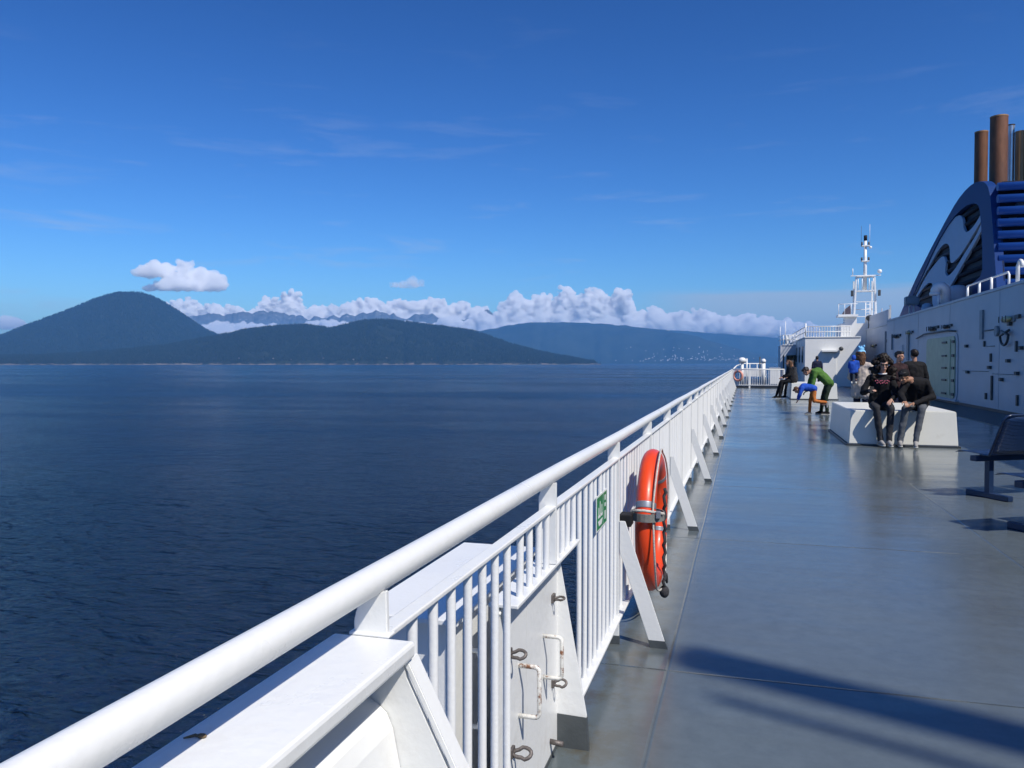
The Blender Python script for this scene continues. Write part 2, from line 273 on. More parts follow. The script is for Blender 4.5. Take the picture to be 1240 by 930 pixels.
# ------------------------------------------------------------------ object helpers
def tag(o,label=None,cat=None,group=None,kind=None):
    if label: o['label']=label
    if cat: o['category']=cat
    if group: o['group']=group
    if kind: o['kind']=kind
    return o
def thing(name,label,cat,loc=(0,0,0),rz=0,group=None):
    o=bpy.data.objects.new(name,None); C.objects.link(o); o.location=loc; o.rotation_euler=(0,0,rz); o.empty_display_size=0.2
    return tag(o,label,cat,group)
class MB:
    def __init__(s): s.bm=bmesh.new()
    def box(s,x0,x1,y0,y1,z0,z1,bev=0.0,m=None):
        g=bmesh.ops.create_cube(s.bm,size=1.0); vs=g['verts']
        for v in vs:
            v.co=Vector(((x0+x1)/2+v.co.x*(x1-x0),(y0+y1)/2+v.co.y*(y1-y0),(z0+z1)/2+v.co.z*(z1-z0)))
            if m is not None: v.co=m@v.co
        if bev:
            es=list({e for v in vs for e in v.link_edges}); bmesh.ops.bevel(s.bm,geom=es,offset=bev,segments=2,affect='EDGES',profile=0.5)
        return s
    def tube(s,pts,r,n=12,caps=True,closed=False):
        pts=[Vector(p) for p in pts]; k=len(pts); rs=r if isinstance(r,(list,tuple)) else [r]*k
        rings=[]; prev=None
        for i,p in enumerate(pts):
            if closed: t=(pts[(i+1)%k]-pts[i-1])
            else: t=pts[min(i+1,k-1)]-pts[max(i-1,0)]
            t.normalize()
            if prev is None:
                a=Vector((0,0,1)) if abs(t.z)<0.9 else Vector((1,0,0)); u=t.cross(a).normalized()
            else:
                u=(prev-t*prev.dot(t)).normalized()
            prev=u; w=t.cross(u)
            rings.append([s.bm.verts.new(p+(u*math.cos(2*math.pi*j/n)+w*math.sin(2*math.pi*j/n))*rs[i]) for j in range(n)])
        for i in range(k if closed else k-1):
            A,B=rings[i],rings[(i+1)%k]
            for j in range(n):
                f=s.bm.faces.new((A[j],A[(j+1)%n],B[(j+1)%n],B[j])); f.smooth=True
        if caps and not closed:
            s.bm.faces.new(rings[0][::-1]); s.bm.faces.new(rings[-1])
        return s
    def prism(s,pts,vec,bev=0.0):
        """extrude a planar polygon along vec"""
        vec=Vector(vec); a=[s.bm.verts.new(Vector(p)) for p in pts]; b=[s.bm.verts.new(Vector(p)+vec) for p in pts]
        fs=[s.bm.faces.new(a),s.bm.faces.new(b[::-1])]; n=len(pts)
        for i in range(n): fs.append(s.bm.faces.new((a[i],b[i],b[(i+1)%n],a[(i+1)%n])))
        bmesh.ops.recalc_face_normals(s.bm,faces=fs)
        if bev:
            es=list({e for f in fs for e in f.edges}); bmesh.ops.bevel(s.bm,geom=es,offset=bev,segments=2,affect='EDGES')
        return s
    def ball(s,c,r,sub=2,sc=(1,1,1)):
        g=bmesh.ops.create_icosphere(s.bm,subdivisions=sub,radius=1.0)
        for v in g['verts']: v.co=Vector((c[0]+v.co.x*r*sc[0],c[1]+v.co.y*r*sc[1],c[2]+v.co.z*r*sc[2]))
        for f in {f for v in g['verts'] for f in v.link_faces}: f.smooth=True
        return s
    def build(s,name,m,parent=None,loc=None):
        me=bpy.data.meshes.new(name); s.bm.normal_update(); s.bm.to_mesh(me); s.bm.free()
        if not isinstance(m,(list,tuple)): m=[m]
        for x in m: me.materials.append(x)
        o=bpy.data.objects.new(name,me); C.objects.link(o)
        if parent: o.parent=parent
        if loc is not None: o.location=loc
        return o
def copy_tree(o,parent=None):
    c=o.copy(); C.objects.link(c)
    if parent: c.parent=parent
    for ch in o.children: copy_tree(ch,c)
    return c
def meshobj(name,verts,faces,m,parent=None,smooth=False):
    me=bpy.data.meshes.new(name); me.from_pydata(verts,[],faces); me.update()
    if smooth: me.polygons.foreach_set('use_smooth',[True]*len(me.polygons))
    me.materials.append(m)
    o=bpy.data.objects.new(name,me); C.objects.link(o)
    if parent: o.parent=parent
    return o
def disc(cx,cy,z,r,n=160): return [(cx+r*math.cos(2*math.pi*i/n),cy+r*math.sin(2*math.pi*i/n),z) for i in range(n)]

# ------------------------------------------------------------------ sea and land
o=meshobj('sea',disc(0,0,SEA,22500),[tuple(range(160))],M['sea']); tag(o,kind='structure')

def fbm(x,y,z=0.0,oct=5):
    return noise.fractal(Vector((x,y,z)),1.0,2.0,oct)
def interp(prof,x):
    if x<=prof[0][0]: return prof[0][1]
    for (a,b),(c,d) in zip(prof,prof[1:]):
        if x<=c:
            t=(x-a)/(c-a); return b+(d-b)*t
    return prof[-1][1]
def hill(name,prof,d_shore,d_ridge,d_back,step,nd,m,rough,fs,gully=0.12,seed=0.0,kind=True):
    """terrain whose skyline, seen from the deck, follows prof; it has a shore, a ridge and a far side"""
    x0,x1=prof[0][0],prof[-1][0]; nx=int((x1-x0)/step)+1; V=[];Fc=[];HT=[]
    for i in range(nx):
        px=x0+(x1-x0)*i/(nx-1); py=interp(prof,px)
        dr=d_ridge*(1+0.05*fbm(px*0.008,seed)); ds=d_shore*(1+0.04*fbm(px*0.015,seed+9))
        hp=at(px,py,D=dr).z; hp=max(hp,SEA+1)-SEA
        dirv=ray(px,439); dirv.z=0; dirv.normalize()
        for j in range(nd+1):
            t=j/nd
            if t<0.62:
                u=t/0.62; d=ds+(dr-ds)*u; hh=hp*(0.04+0.96*(math.sin(u*math.pi/2)**1.25))*(u>0) 
                if u==0: hh=-3
            else:
                u=(t-0.62)/0.38; d=dr+(d_back-dr)*u; hh=hp*(1-u)**1.2
            p=dirv*d
            nn=fbm(p.x*fs,p.y*fs,seed,6)
            ridge_w=math.sin(min(1,max(0,t/0.62))*math.pi) if t<0.62 else 0
            hh2=hh*(1+gully*nn*ridge_w)+ (rough*fbm(p.x*fs*6,p.y*fs*6,seed+3,3)*(0.25+ridge_w) if 0<t<0.97 else 0)
            V.append((p.x,p.y,SEA+hh2))
    n=nd+1
    for i in range(nx-1):
        for j in range(nd): Fc.append((i*n+j,(i+1)*n+j,(i+1)*n+j+1,i*n+j+1))
    o=meshobj(name,V,Fc,m,smooth=True); tag(o,kind='structure'); return o,V,nx,n
P_DOME=[(-150,438),(-60,424),(0,408),(25,399),(50,390),(75,380),(95,372),(115,363.5),(130,358.5),(145,355.7),(160,355),(172,356),(186,360),(200,367.5),(218,379),(235,391),(250,400),(270,409),(300,421),(340,431),(390,441)]
P_ISLE=[(-120,435),(-40,433),(40,432),(90,430),(130,427),(170,423),(205,419),(240,412),(270,407),(300,401),(325,397.5),(350,395.5),(370,395),(385,397),(400,399),(415,395),(435,390.5),(455,388.5),(475,389.5),(495,391),(515,394),(540,397.5),(565,400.5),(585,405),(603,412),(621,418),(643,424.5),(668,430),(690,434),(706,437),(720,439.8),(728,441.5)]
P_FAR=[(480,412),(540,406),(574,401.5),(600,398),(625,393.5),(650,391),(680,390.5),(710,391),(740,393),(774,396.5),(800,399.5),(815,401.5),(845,408),(871,416),(900,424),(926,430),(960,436),(995,440)]
P_FAR2=[(700,404),(780,401),(834,401.5),(871,404.6),(910,407),(945,410),(990,415),(1040,421),(1100,429),(1160,436),(1205,440)]
dome,VD,nxD,nD=hill('dome_hill',P_DOME,9300,11300,13500,1.6,34,M['hill'],20,0.0014,0.10,1.0)
isle,VI,nxI,nI=hill('island_hill',P_ISLE,6900,8200,9600,1.6,34,M['hill'],16,0.0018,0.10,5.0)
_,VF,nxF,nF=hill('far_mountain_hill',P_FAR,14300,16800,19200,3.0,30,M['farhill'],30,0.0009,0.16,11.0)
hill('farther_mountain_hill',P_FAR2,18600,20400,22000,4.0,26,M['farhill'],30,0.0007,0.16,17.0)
def conifers(name,V,nx,n,count,h0,h1,seed,jmax,shore=6):
    rnd=random.Random(seed); vv=[];ff=[]
    made=0
    while made<count:
        i=rnd.randrange(nx-1); j=rnd.randrange(1,jmax); a,b=rnd.random(),rnd.random()
        p=[Vector(V[q]) for q in (i*n+j,(i+1)*n+j,i*n+j+1)]
        c=p[0]+(p[1]-p[0])*a+(p[2]-p[0])*b
        made+=1
        if c.z<SEA+shore+rnd.random()*6: continue
        if fbm(c.x*0.003,c.y*0.003,seed)<-0.5: continue
        h=h0+(h1-h0)*rnd.random()**1.5; w=h*(0.19+0.10*rnd.random()); k=len(vv); q=5; ph=rnd.random()*6
        for lv,(zr,wr) in enumerate(((-0.15,0.9),(0.35,0.72))):
            for s in range(q): vv.append((c.x+math.cos(ph+s*6.283/q)*w*wr*(0.8+0.4*rnd.random()),c.y+math.sin(ph+s*6.283/q)*w*wr,c.z+h*zr))
        vv.append((c.x+rnd.uniform(-1,1)*0.8,c.y,c.z+h))
        for s in range(q):
            t=(s+1)%q; ff.append((k+s,k+t,k+q+t,k+q+s)); ff.append((k+q+s,k+q+t,k+2*q))
    o=meshobj(name,vv,ff,M['conifer']); tag(o,kind='stuff'); return o
conifers('island_forest',VI,nxI,nI,44000,15,32,3,24,8)
conifers('dome_forest',VD,nxD,nD,34000,18,36,4,24,8)
# jagged summits far behind the cloud bank
def peaks():
    prof=[(150,398),(200,390),(225,384),(240,381),(252,379),(262,377),(272,381),(283,378),(295,376.5),(306,380),(318,377),(330,376.5),(345,381),(360,384),(385,385),(410,383),(428,381),(440,378),(450,376.5),(462,375),(474,380),(490,384),(503,381),(512,380),(524,382),(540,386),(560,388),(572,384),(580,379),(588,376),(598,377),(607,378.5),(618,386),(640,392),(680,398)]
    V=[];F=[];nd=14;nx=260;D0,D1,D2=27000,31000,34000
    for i in range(nx):
        px=150+530*i/(nx-1); py=interp(prof,px)-2.5+4.5*fbm(px*0.10,3.3,0,5)
        d=ray(px,439); d.z=0; d.normalize(); hz=at(px,py,D=D1).z-SEA
        for j in range(nd+1):
            t=j/nd
            if t<0.7: u=t/0.7; r=D0+(D1-D0)*u; h=hz*u**0.8
            else: u=(t-0.7)/0.3; r=D1+(D2-D1)*u; h=hz*(1-u)
            p=d*r; k=math.sin(min(t/0.7,1)*math.pi)
            V.append((p.x,p.y,SEA+h+(260*k)*fbm(p.x*0.0012,p.y*0.0012,2,5)))
    n=nd+1
    for i in range(nx-1):
        for j in range(nd): F.append((i*n+j,(i+1)*n+j,(i+1)*n+j+1,i*n+j+1))
    o=meshobj('distant_peaks_hill',V,F,M['peak']); tag(o,kind='structure')
peaks()
from mathutils.bvhtree import BVHTree
def bvh(V,nx,n): return BVHTree.FromPolygons(V,[(i*n+j,(i+1)*n+j,(i+1)*n+j+1,i*n+j+1) for i in range(nx-1) for j in range(n-1)])
B_ISLE,B_DOME,B_FAR=bvh(VI,nxI,nI),bvh(VD,nxD,nD),bvh(VF,nxF,nF)
def ground(b,px,py):
    h=b.ray_cast(Vector((0,0,H)),ray(px,py).normalized())[0]
    return h
# houses on the island shore
rnd=random.Random(12)
M['housewall']=mat('pale house wall',(0.36,0.34,0.31),0.6); M['houseroof']=mat('grey house roof',(0.16,0.15,0.15),0.7); M['townwall']=mat('town wall',(0.75,0.74,0.72),0.6)
HS=[(118,435.5,'white cottage on the shore below the dome shaped mountain'),(205,428,'pale cabin in the trees where mountain and island slopes meet'),(289,434.5,'white house with bright gable on the island shore'),(318,436,'small cabin at the water on the left part of the island shore'),(331,435,'pale waterside cottage just right of the shore cabin'),(352,436,'shore cottage below the left hump of the island'),(392,434.5,'cabin beside tan rocks below the island saddle'),(428,436,'house low on the rocky shore below the highest ridge'),(468,434,'cottage above the widest tan rock face of the shore'),(523,436,'pale house on the right shoulder of the island shore'),(572,436.3,'shore cabin under the falling right slope of the island'),(640,437,'small white house near the low right tip of the island')]
for px,py,lb in HS:
    p=ground(B_DOME if px<150 else B_ISLE,px,py) or at(px,py,D=7000)
    h=thing('shore_house',lb,'house',(p.x,p.y,p.z+2),rnd.uniform(0,3.1),'houses along the far shore')
    w=rnd.uniform(9,15); d=rnd.uniform(7,10); hh=rnd.uniform(5,8)
    MB().box(-w/2,w/2,-d/2,d/2,-12,hh).build('wall',M['housewall'],h)
    MB().prism([(-w/2-.5,-d/2-.5,hh),(-w/2-.5,d/2+.5,hh),(-w/2-.5,0,hh+3)],(w+1,0,0)).build('roof',M['houseroof'],h)
mb=MB()
for k in range(120):
    px=rnd.choice([rnd.uniform(745,960),rnd.uniform(775,900),rnd.gauss(840,25)]); py=437.5-abs(rnd.gauss(0,3.2)) if rnd.random()<.75 else 437.5-rnd.uniform(3,18)
    p=ground(B_FAR,px,py)
    if p is None: continue
    w=rnd.uniform(5,10)
    mb.box(p.x-w,p.x+w,p.y-w,p.y+w,p.z-6,p.z+rnd.uniform(5,11))
tag(mb.build('shore_town',M['townwall']),kind='stuff')

# clouds: real bodies of vapour far beyond the hills
def cloudmat(dens):
    m=bpy.data.materials.new('cloud vapour'); m.use_nodes=True; nt=m.node_tree; nt.nodes.remove(nt.nodes['Principled BSDF']); out=nt.nodes['Material Output']
    v=N(nt,'ShaderNodeVolumePrincipled'); v.inputs['Color'].default_value=(1,1,1,1); v.inputs['Density'].default_value=dens; v.inputs['Anisotropy'].default_value=-0.4
    L(nt,v.outputs[0],out.inputs['Volume']); return m
M['cloud']=cloudmat(0.013)
ctex=bpy.data.textures.new('cloud billow','CLOUDS'); ctex.noise_scale=240; ctex.noise_depth=6
vtex=bpy.data.textures.new('cloud cauliflower','VORONOI'); vtex.noise_scale=260; vtex.distance_metric='DISTANCE'; vtex.intensity=1.1
def solid(bm,voxel,disp=0,smooth=0,tex=None,tex2=None,disp2=0):
    """one closed skin round a union of overlapping pieces"""
    me=bpy.data.meshes.new('t'); bm.to_mesh(me); bm.free(); o=bpy.data.objects.new('t',me); C.objects.link(o)
    md=o.modifiers.new('r','REMESH'); md.mode='VOXEL'; md.voxel_size=voxel
    if disp:
        d=o.modifiers.new('d','DISPLACE'); d.texture=tex; d.texture_coords='LOCAL'; d.strength=disp; d.mid_level=0.5
    if tex2:
        d2=o.modifiers.new('d2','DISPLACE'); d2.texture=tex2; d2.texture_coords='LOCAL'; d2.strength=-disp2; d2.mid_level=0.5
    if smooth:
        sm=o.modifiers.new('s','SMOOTH'); sm.factor=0.5; sm.iterations=smooth
    dg=bpy.context.evaluated_depsgraph_get(); out=bpy.data.meshes.new_from_object(o.evaluated_get(dg))
    bpy.data.objects.remove(o); bpy.data.meshes.remove(me)
    return out
_b=bmesh.new(); bmesh.ops.create_icosphere(_b,subdivisions=2,radius=1.0); ICO_V=np.array([v.co[:] for v in _b.verts]); ICO_F=np.array([[v.index for v in f.verts] for f in _b.faces]); _b.free()
def cloud(name,label,blobs,D,seed,kind=None,m=None,vox=24,disp=210,vdisp=70):
    """blobs: (px centre, px half width, py base, py top, puffs)"""
    rnd=random.Random(seed); s=D/FPX; VV=[];FF=[];nv=0
    for (cx,hw,yb,yt,cnt) in blobs:
        n=max(3,int(hw/1.7))
        for k in range(n):
            u=-1+2*(k+0.5)/n+rnd.uniform(-.5,.5)/n; px=cx+hw*u; env=(1-u*u)**0.5
            hgt=(yb-yt)*env*(0.62+0.38*min(1,abs(noise.noise(Vector((px*0.03,seed*1.7,0)))*2.4)))
            y=0.0; r=min(hgt*0.5,9.5)*rnd.uniform(.8,1.1)+1.5; off=rnd.uniform(-1,1)*min(hw,50)*s*0.4
            while True:
                c=at(px+rnd.uniform(-5,5),yb-y-r*0.35,D=D+off+rnd.uniform(-4,4)*s)
                q=ICO_V*(r*s)*np.array((1.3,1.3,1.0)); q[:,2]=np.where(q[:,2]<-0.3*r*s,-0.3*r*s+(q[:,2]+0.3*r*s)*0.25,q[:,2])
                VV.append(q+np.array(c)); FF.append(ICO_F+nv); nv+=len(ICO_V)
                y+=r*0.6; r=max(3.4,r*rnd.uniform(.66,.9))
                if y+r*0.8>hgt: break
    me0=bpy.data.meshes.new('t'); me0.from_pydata(np.concatenate(VV).tolist(),[],np.concatenate(FF).tolist()); bm=bmesh.new(); bm.from_mesh(me0); bpy.data.meshes.remove(me0)
    me=solid(bm,vox,disp,1,ctex,vtex,vdisp); me.name=name; me.materials.clear(); me.materials.append(m or M['cloud'])
    me.polygons.foreach_set('use_smooth',[True]*len(me.polygons))
    o=bpy.data.objects.new(name,me); C.objects.link(o)
    if kind: o['kind']=kind
    else: tag(o,label,'cloud')
    return o
cloud('cloud_bank',None,[(690,88,404,343,0),(640,40,402,350,0),(740,40,404,346,0),(600,40,404,372,0),(820,70,402,368,0),(900,70,406,380,0),(960,30,408,386,0)],24600,21,kind='stuff')
cloud('cloud_bank_behind',None,[(560,50,402,362,0),(540,60,402,358,0),(470,70,398,357,0),(400,60,404,357,0),(340,60,405,352,0),(280,60,412,358,0),(225,50,410,354,0)],37500,24,kind='stuff',vox=38,disp=310,vdisp=110)
cloud('cloud_bank_low',None,[(250,60,412,391,0),(330,50,408,386,0),(395,45,404,383,0),(480,60,400,387,0),(545,30,402,383,0),(615,40,404,386,0)],24300,22,kind='stuff')
cloud('cumulus_cloud','lone white cumulus cloud above the dome shaped mountain',[(234,34,350,309,90),(190,26,334,316,26),(222,46,351,338,50)],25200,31,m=cloudmat(0.0075))
cloud('grey_cloud','small grey cloud fragment above the island ridge',[(492,20,348,336,26)],25500,32,m=cloudmat(0.0022))
cloud('edge_cloud','small pale cloud low beyond the left shoulder of the mountain',[(2,26,397,378,34)],25500,33,m=cloudmat(0.004))

# haze
def haze():
    m=bpy.data.materials.new('sea haze'); m.use_nodes=True; nt=m.node_tree; nt.nodes.remove(nt.nodes['Principled BSDF'])
    v=N(nt,'ShaderNodeVolumePrincipled'); v.inputs['Color'].default_value=(0.15,0.45,0.88,1); v.inputs['Density'].default_value=HAZE; v.inputs['Anisotropy'].default_value=0.0
    L(nt,v.outputs[0],nt.nodes['Material Output'].inputs['Volume'])
    o=MB().box(-23000,23000,-23000,23000,SEA-1.5,1050).build('haze',m); tag(o,kind='stuff'); return o
HAZE=5.2e-5
haze()

#@@SHIP@@
# ------------------------------------------------------------------ the ship: deck
DX0,DX1=-0.78,7.30
bm=MB(); bm.box(DX0,17.0,-8,75,SEA-0.5,0.0)
o=bm.build('deck',[M['deck'],M['white']])
for p in o.data.polygons:
    p.material_index=0 if p.normal.z>0.5 else 1
tag(o,kind='structure')
o=MB().box(5.75,DX1,-7.9,57,0.0,0.012).build('wall_shade_strip',M['trim_and_shade']); tag(o,kind='structure')  # dark strip painting the deckhouse wall's shadow onto the deck

# ------------------------------------------------------------------ railing along the deck edge
RX=-0.66; PY=[1.34,2.73]+[4.22+1.527*i for i in range(30)]
REND=PY[-1]
rail=thing('railing','long white painted ship railing with round handrail and slanted braces along the left deck edge','railing',(RX,1.3,0))
def rb(mb,name,m,par=rail):
    mb.bm.transform(Matrix.Translation((-RX,-1.3,0))); return mb.build(name,m,par)
def wob(y): return 0.004*math.sin(y*0.9)+0.003*math.sin(y*2.3+1)
ys=[-3+0.5*i for i in range(int((REND+3)/0.5)+1)]+[REND+0.05]
rb(MB().tube([(RX,y,1.095+wob(y)*0.5) for y in ys],0.0275,20),'handrail',M['white'])
rb(MB().box(-0.669,-0.631,1.36,REND,0.984,0.996,0.003),'flat_bar',M['white'])
rb(MB().box(-0.685,-0.617,3.06,REND,0.135,0.147,0.002),'bottom_bar',M['white'])
for i,y in enumerate(PY):
    if i==0: z0=0.996
    elif i==1: z0=0.790
    else: z0=0.0
    mb=MB()
    head=[(-0.693,y,0.93),(-0.629,y,0.93),(-0.629,y,1.080),(-0.648,y,1.074),(-0.668,y,1.069),(-0.684,y,1.052),(-0.693,y,1.025)]
    if z0>0.95: head=[(-0.695,y,z0)]+[(-0.627,y,z0)]+head[2:5]+[(-0.680,y,1.060),(-0.690,y,1.040),(-0.695,y,1.02)]
    else: head=[(-0.693,y,z0)]+[(-0.629,y,z0)]+head[2:]
    mb.prism(head,(0,0.012,0),0.002)
    post=rb(mb,'post',M['white'])
    if i==0:
        rb(MB().box(-0.702,-0.620,y-0.008,y+0.02,0.994,1.001,0.003),'weld_pad',M['white'],post)
    if i>=2:
        rb(MB().box(-0.696,-0.626,y-0.003,y+0.015,0.0,0.045,0.002),'foot',M['footpaint'],post)
        if (i-2)%2==0:
            b=rb(MB().prism([(-0.628,y-0.004,0.66),(-0.598,y-0.004,0.66),(-0.376,y-0.004,0.0),(-0.460,y-0.004,0.0),(-0.628,y-0.004,0.5)],(0,0.010,0),0.002),'brace',M['white'])
            rb(MB().prism([(-0.462,y-0.007,0.0),(-0.373,y-0.007,0.0),(-0.388,y-0.007,0.04),(-0.4755,y-0.007,0.04)],(0,0.016,0)),'foot',M['footpaint'],b)
rnd=random.Random(3); far=MB(); nb=0; y=3.0
bars=[1.51+0.113*i for i in range(7)]+[2.335,2.448,2.56,2.665]
short=set(range(7,11))
ylist=[(b,(0.787 if i in short else 0.10)) for i,b in enumerate(bars)]+[(2.82,0.787),(2.915,0.787),(3.01,0.787),(3.12,0.787)]
yy=3.24
while yy<REND-0.05:
    if min(abs(yy-p) for p in PY)>0.035: ylist.append((yy,0.147))
    yy+=0.1175
for b,z0 in ylist:
    x=-0.650+rnd.uniform(-.0015,.0015); seg=[(x,b,z0),(x+rnd.uniform(-.002,.002),b+rnd.uniform(-.003,.003),0.985)]
    if nb<96: rb(MB().tube(seg,0.0115,12,caps=False),'baluster',M['whitebars'])
    else: far.tube(seg,0.0115,6,caps=False)
    nb+=1
o=rb(far,'balusters',M['whitebars']); o['kind']='stuff'

# boarding gate plate, its handles, lugs and gusset
gate=thing('boarding_gate','white steel gate plate with rusty grab handles and lugs set in the near railing','gate',(-0.69,2.6,0))
def gb(mb,name,m,par=gate):
    mb.bm.transform(Matrix.Translation((0.69,-2.6,0))); return mb.build(name,m,par)
gb(MB().box(-0.702,-0.690,2.23,2.555,0.02,0.776),'door_plate',M['whiteweather'])
gb(MB().box(-0.702,-0.6905,2.559,3.02,0.02,0.776),'door_plate',M['whiteweather'])
gb(MB().box(-0.722,-0.630,2.24,3.165,0.776,0.788,0.003),'top_plate',M['white'])
gb(MB().tube([(-0.688,2.24,0.755),(-0.688,2.27,0.772),(-0.688,2.34,0.774)],0.004,8),'chain',M['white'])
g=gb(MB().prism([(-0.702,3.02,0.10),(-0.574,3.02,0.10),(-0.575,3.02,0.135),(-0.690,3.02,0.776),(-0.702,3.02,0.776)],(0,0.012,0),0.0015),'gusset',M['whiteweather'])
gb(MB().prism([(-0.706,3.016,0.0),(-0.565,3.016,0.0),(-0.573,3.016,0.128),(-0.706,3.016,0.132)],(0,0.020,0)),'gusset_foot',M['footpaint'])
gb(MB().box(-0.78,-0.688,1.36,3.03,0.0,0.02),'sill',M['footpaint'])
def handle(y,z0,z1,dx=0.07):
    x=-0.691; r=0.016; pts=[(x,y,z1),(x+dx-r,y,z1)]
    for k in range(1,5): a=math.pi/2*k/5; pts.append((x+dx-r+r*math.sin(a),y,z1-r+r*math.cos(a)))
    pts+=[(x+dx,y-0.002,z1-r),(x+dx,y-0.002,z0+r)]
    for k in range(1,5): a=math.pi/2*k/5; pts.append((x+dx-r+r*math.cos(a),y,z0+r-r*math.sin(a)))
    pts+=[(x+dx-r,y,z0),(x,y,z0)]
    gb(MB().tube(pts,0.0075,10),'handle',M['rustyhandle'])
handle(2.46,0.362,0.525); handle(2.79,0.362,0.512)
def lug(y,z,ang=0.0,s=1.0):
    pts=[]
    for k in range(16):
        a=2*math.pi*k/16; u=0.030*s*math.cos(a); w=0.016*s*math.sin(a)*(1.25 if math.cos(a)>0 else 0.8)
        pts.append((-0.690+0.036*s+u,y+w*math.sin(ang)*0.9,z+w*math.cos(ang)+0.1*u))
    l=gb(MB().tube(pts,0.0062*s,8,closed=True),'lug',M['lug'])
    gb(MB().box(-0.691,-0.680,y-0.018,y+0.018,z-0.016,z+0.016,0.003),'lug_base',M['lug'],l)
lug(2.34,0.605,0.9,0.86); lug(2.93,0.610,1.3,0.72); lug(2.935,0.285,0.7,0.82); lug(2.37,0.285,0.8,1.0)
gb(MB().tube([(-0.692,2.90,0.075),(-0.640,2.90,0.070)],0.010,10),'pin',M['lug'])

# solid bulwark next to the camera
bul=thing('bulwark','solid white bulwark with flat cap plate and slanted end bracket nearest the viewer','bulwark',(-0.65,0,0))
def ub(mb,name,m,par=bul):
    mb.bm.transform(Matrix.Translation((0.65,0,0))); return mb.build(name,m,par)
ub(MB().box(-0.733,-0.568,-3,1.335,0.966,0.996,0.007),'cap_plate',M['white'])
prof=[(-0.735,0.966),(-0.700,0.925),(-0.662,0.891),(-0.636,0.876),(-0.620,0.862),(-0.608,0.835),(-0.594,0.764),(-0.570,0.5),(-0.530,0.0),(-0.760,0.0),(-0.760,0.966)]
ub(MB().prism([(x,-3,z) for x,z in prof],(0,4.322,0),0.0),'plate',M['white'])
ub(MB().prism([(-0.76,1.324,0.965),(-0.590,1.324,0.965),(-0.583,1.324,0.93),(-0.14,1.324,0.06),(-0.14,1.324,0.0),(-0.76,1.324,0.0)],(0,0.010,0)),'end_bracket',M['white'])
ub(MB().prism([(-0.590,1.322,0.962),(-0.578,1.322,0.962),(-0.130,1.322,0.08),(-0.142,1.322,0.066)],(0,0.045,0),0.002),'bracket_flange',M['white'])
# litter lying on the cap plate
lt=MB(); p=at(222,894,Z=0.9965); q=at(246,893,Z=0.9965)
lt.tube([p,(p+q)/2+Vector((0,0.004,0.002)),q],[0.0012,0.0022,0.0012],6); lt.ball(q+Vector((-.002,0,.002)),0.005,2,(1.5,1,0.6))
tag(lt.build('dried_catkin',M['twig']),'shrivelled brown catkin lying on the bulwark cap plate','plant litter')

# outboard platform beyond the gate
op=thing('outboard_locker','white outboard locker with flat lid just outside the boarding gate','locker',(-1.0,2.6,0))
def ob(mb,name,m,par=op):
    mb.bm.transform(Matrix.Translation((1.0,-2.6,0))); return mb.build(name,m,par)
ob(MB().box(-1.115,-0.79,2.16,3.13,0.735,0.752,0.003),'lid',M['white'])
ob(MB().box(-1.07,-0.83,2.22,3.08,-0.6,0.734),'locker_body',M['white'])
for yy in (2.35,2.62,2.9):
    ob(MB().tube([(-0.82,yy,0.36),(-0.79,yy,0.36),(-0.775,yy,0.40),(-0.775,yy,0.56),(-0.79,yy,0.60),(-0.82,yy,0.60)],0.009,8),'grab_loop',M['white'])
ob(MB().box(-0.99,-0.79,1.42,2.15,0.30,0.315),'step_plate',M['white'])
ob(MB().box(-0.98,-0.965,1.5,2.15,-0.4,0.30),'step_web',M['white'])

# lifebuoy and its clamp
lb=thing('lifebuoy','orange lifebuoy with silver tapes and rope clamped to the near railing','lifebuoy',(-0.515,4.76,0.575))
def torus(Rr,r,scx=1.0,n=72,m=20,a0=0,a1=2*math.pi,closed=True,rr=None):
    mb=MB(); bm=mb.bm; rings=[]
    for i in range(n if closed else n+1):
        a=a0+(a1-a0)*i/n; q=[]
        for j in range(m):
            b=2*math.pi*j/m; rad=Rr+r*math.cos(b); q.append(bm.verts.new((r*scx*math.sin(b),rad*math.cos(a),rad*math.sin(a))))
        rings.append(q)
    k=len(rings)
    for i in range(k if closed else k-1):
        A,B=rings[i],rings[(i+1)%k]
        for j in range(m):
            f=bm.faces.new((A[j],A[(j+1)%m],B[(j+1)%m],B[j])); f.smooth=True
    if not closed: bm.faces.new(rings[0]); bm.faces.new(rings[-1][::-1])
    bmesh.ops.recalc_face_normals(bm,faces=bm.faces)
    return mb
torus(0.350,0.064,0.88).build('ring_body',M['orange'],lb)
for a in (158,40,338): torus(0.350,0.0650,0.88,8,20,R(a-2.6),R(a+2.6),False).build('reflective_tape',M['tape'],lb)
pts=[]
for i in range(97):
    a=2*math.pi*i/96; k=abs(math.sin(2*a+0.7)); pts.append((0.045+0.012*k,(0.404+0.018*k)*math.cos(a),(0.404+0.018*k)*math.sin(a)))
MB().tube(pts[:-1],0.0055,8,closed=True).build('grab_rope',M['rope'],lb)
pts=[(0.07+0.006*math.sin(i*2.1),0.02+0.012*math.sin(i*1.3),0.18-0.024*i) for i in range(26)]
MB().tube(pts,0.010,8).build('lanyard',M['darkrope'],lb)
pts=[(0.075,0.05+0.10*math.sin(i*.25),-0.35-0.06*math.sin(i*.314)) for i in range(11)]
MB().tube(pts,0.007,8).build('rope_end',M['darkrope'],lb)
MB().ball((0.07,0.03,-0.435),0.030,2,(1,1,1.3)).build('rope_knot',M['darkrope'],lb)
for i in range(4):
    pass
ck=thing('lifebuoy_clamp','grey strap clamp and black arm holding the lifebuoy to a rail post','clamp',(-0.6,4.25,0.66))
mb=MB()
pts=[]
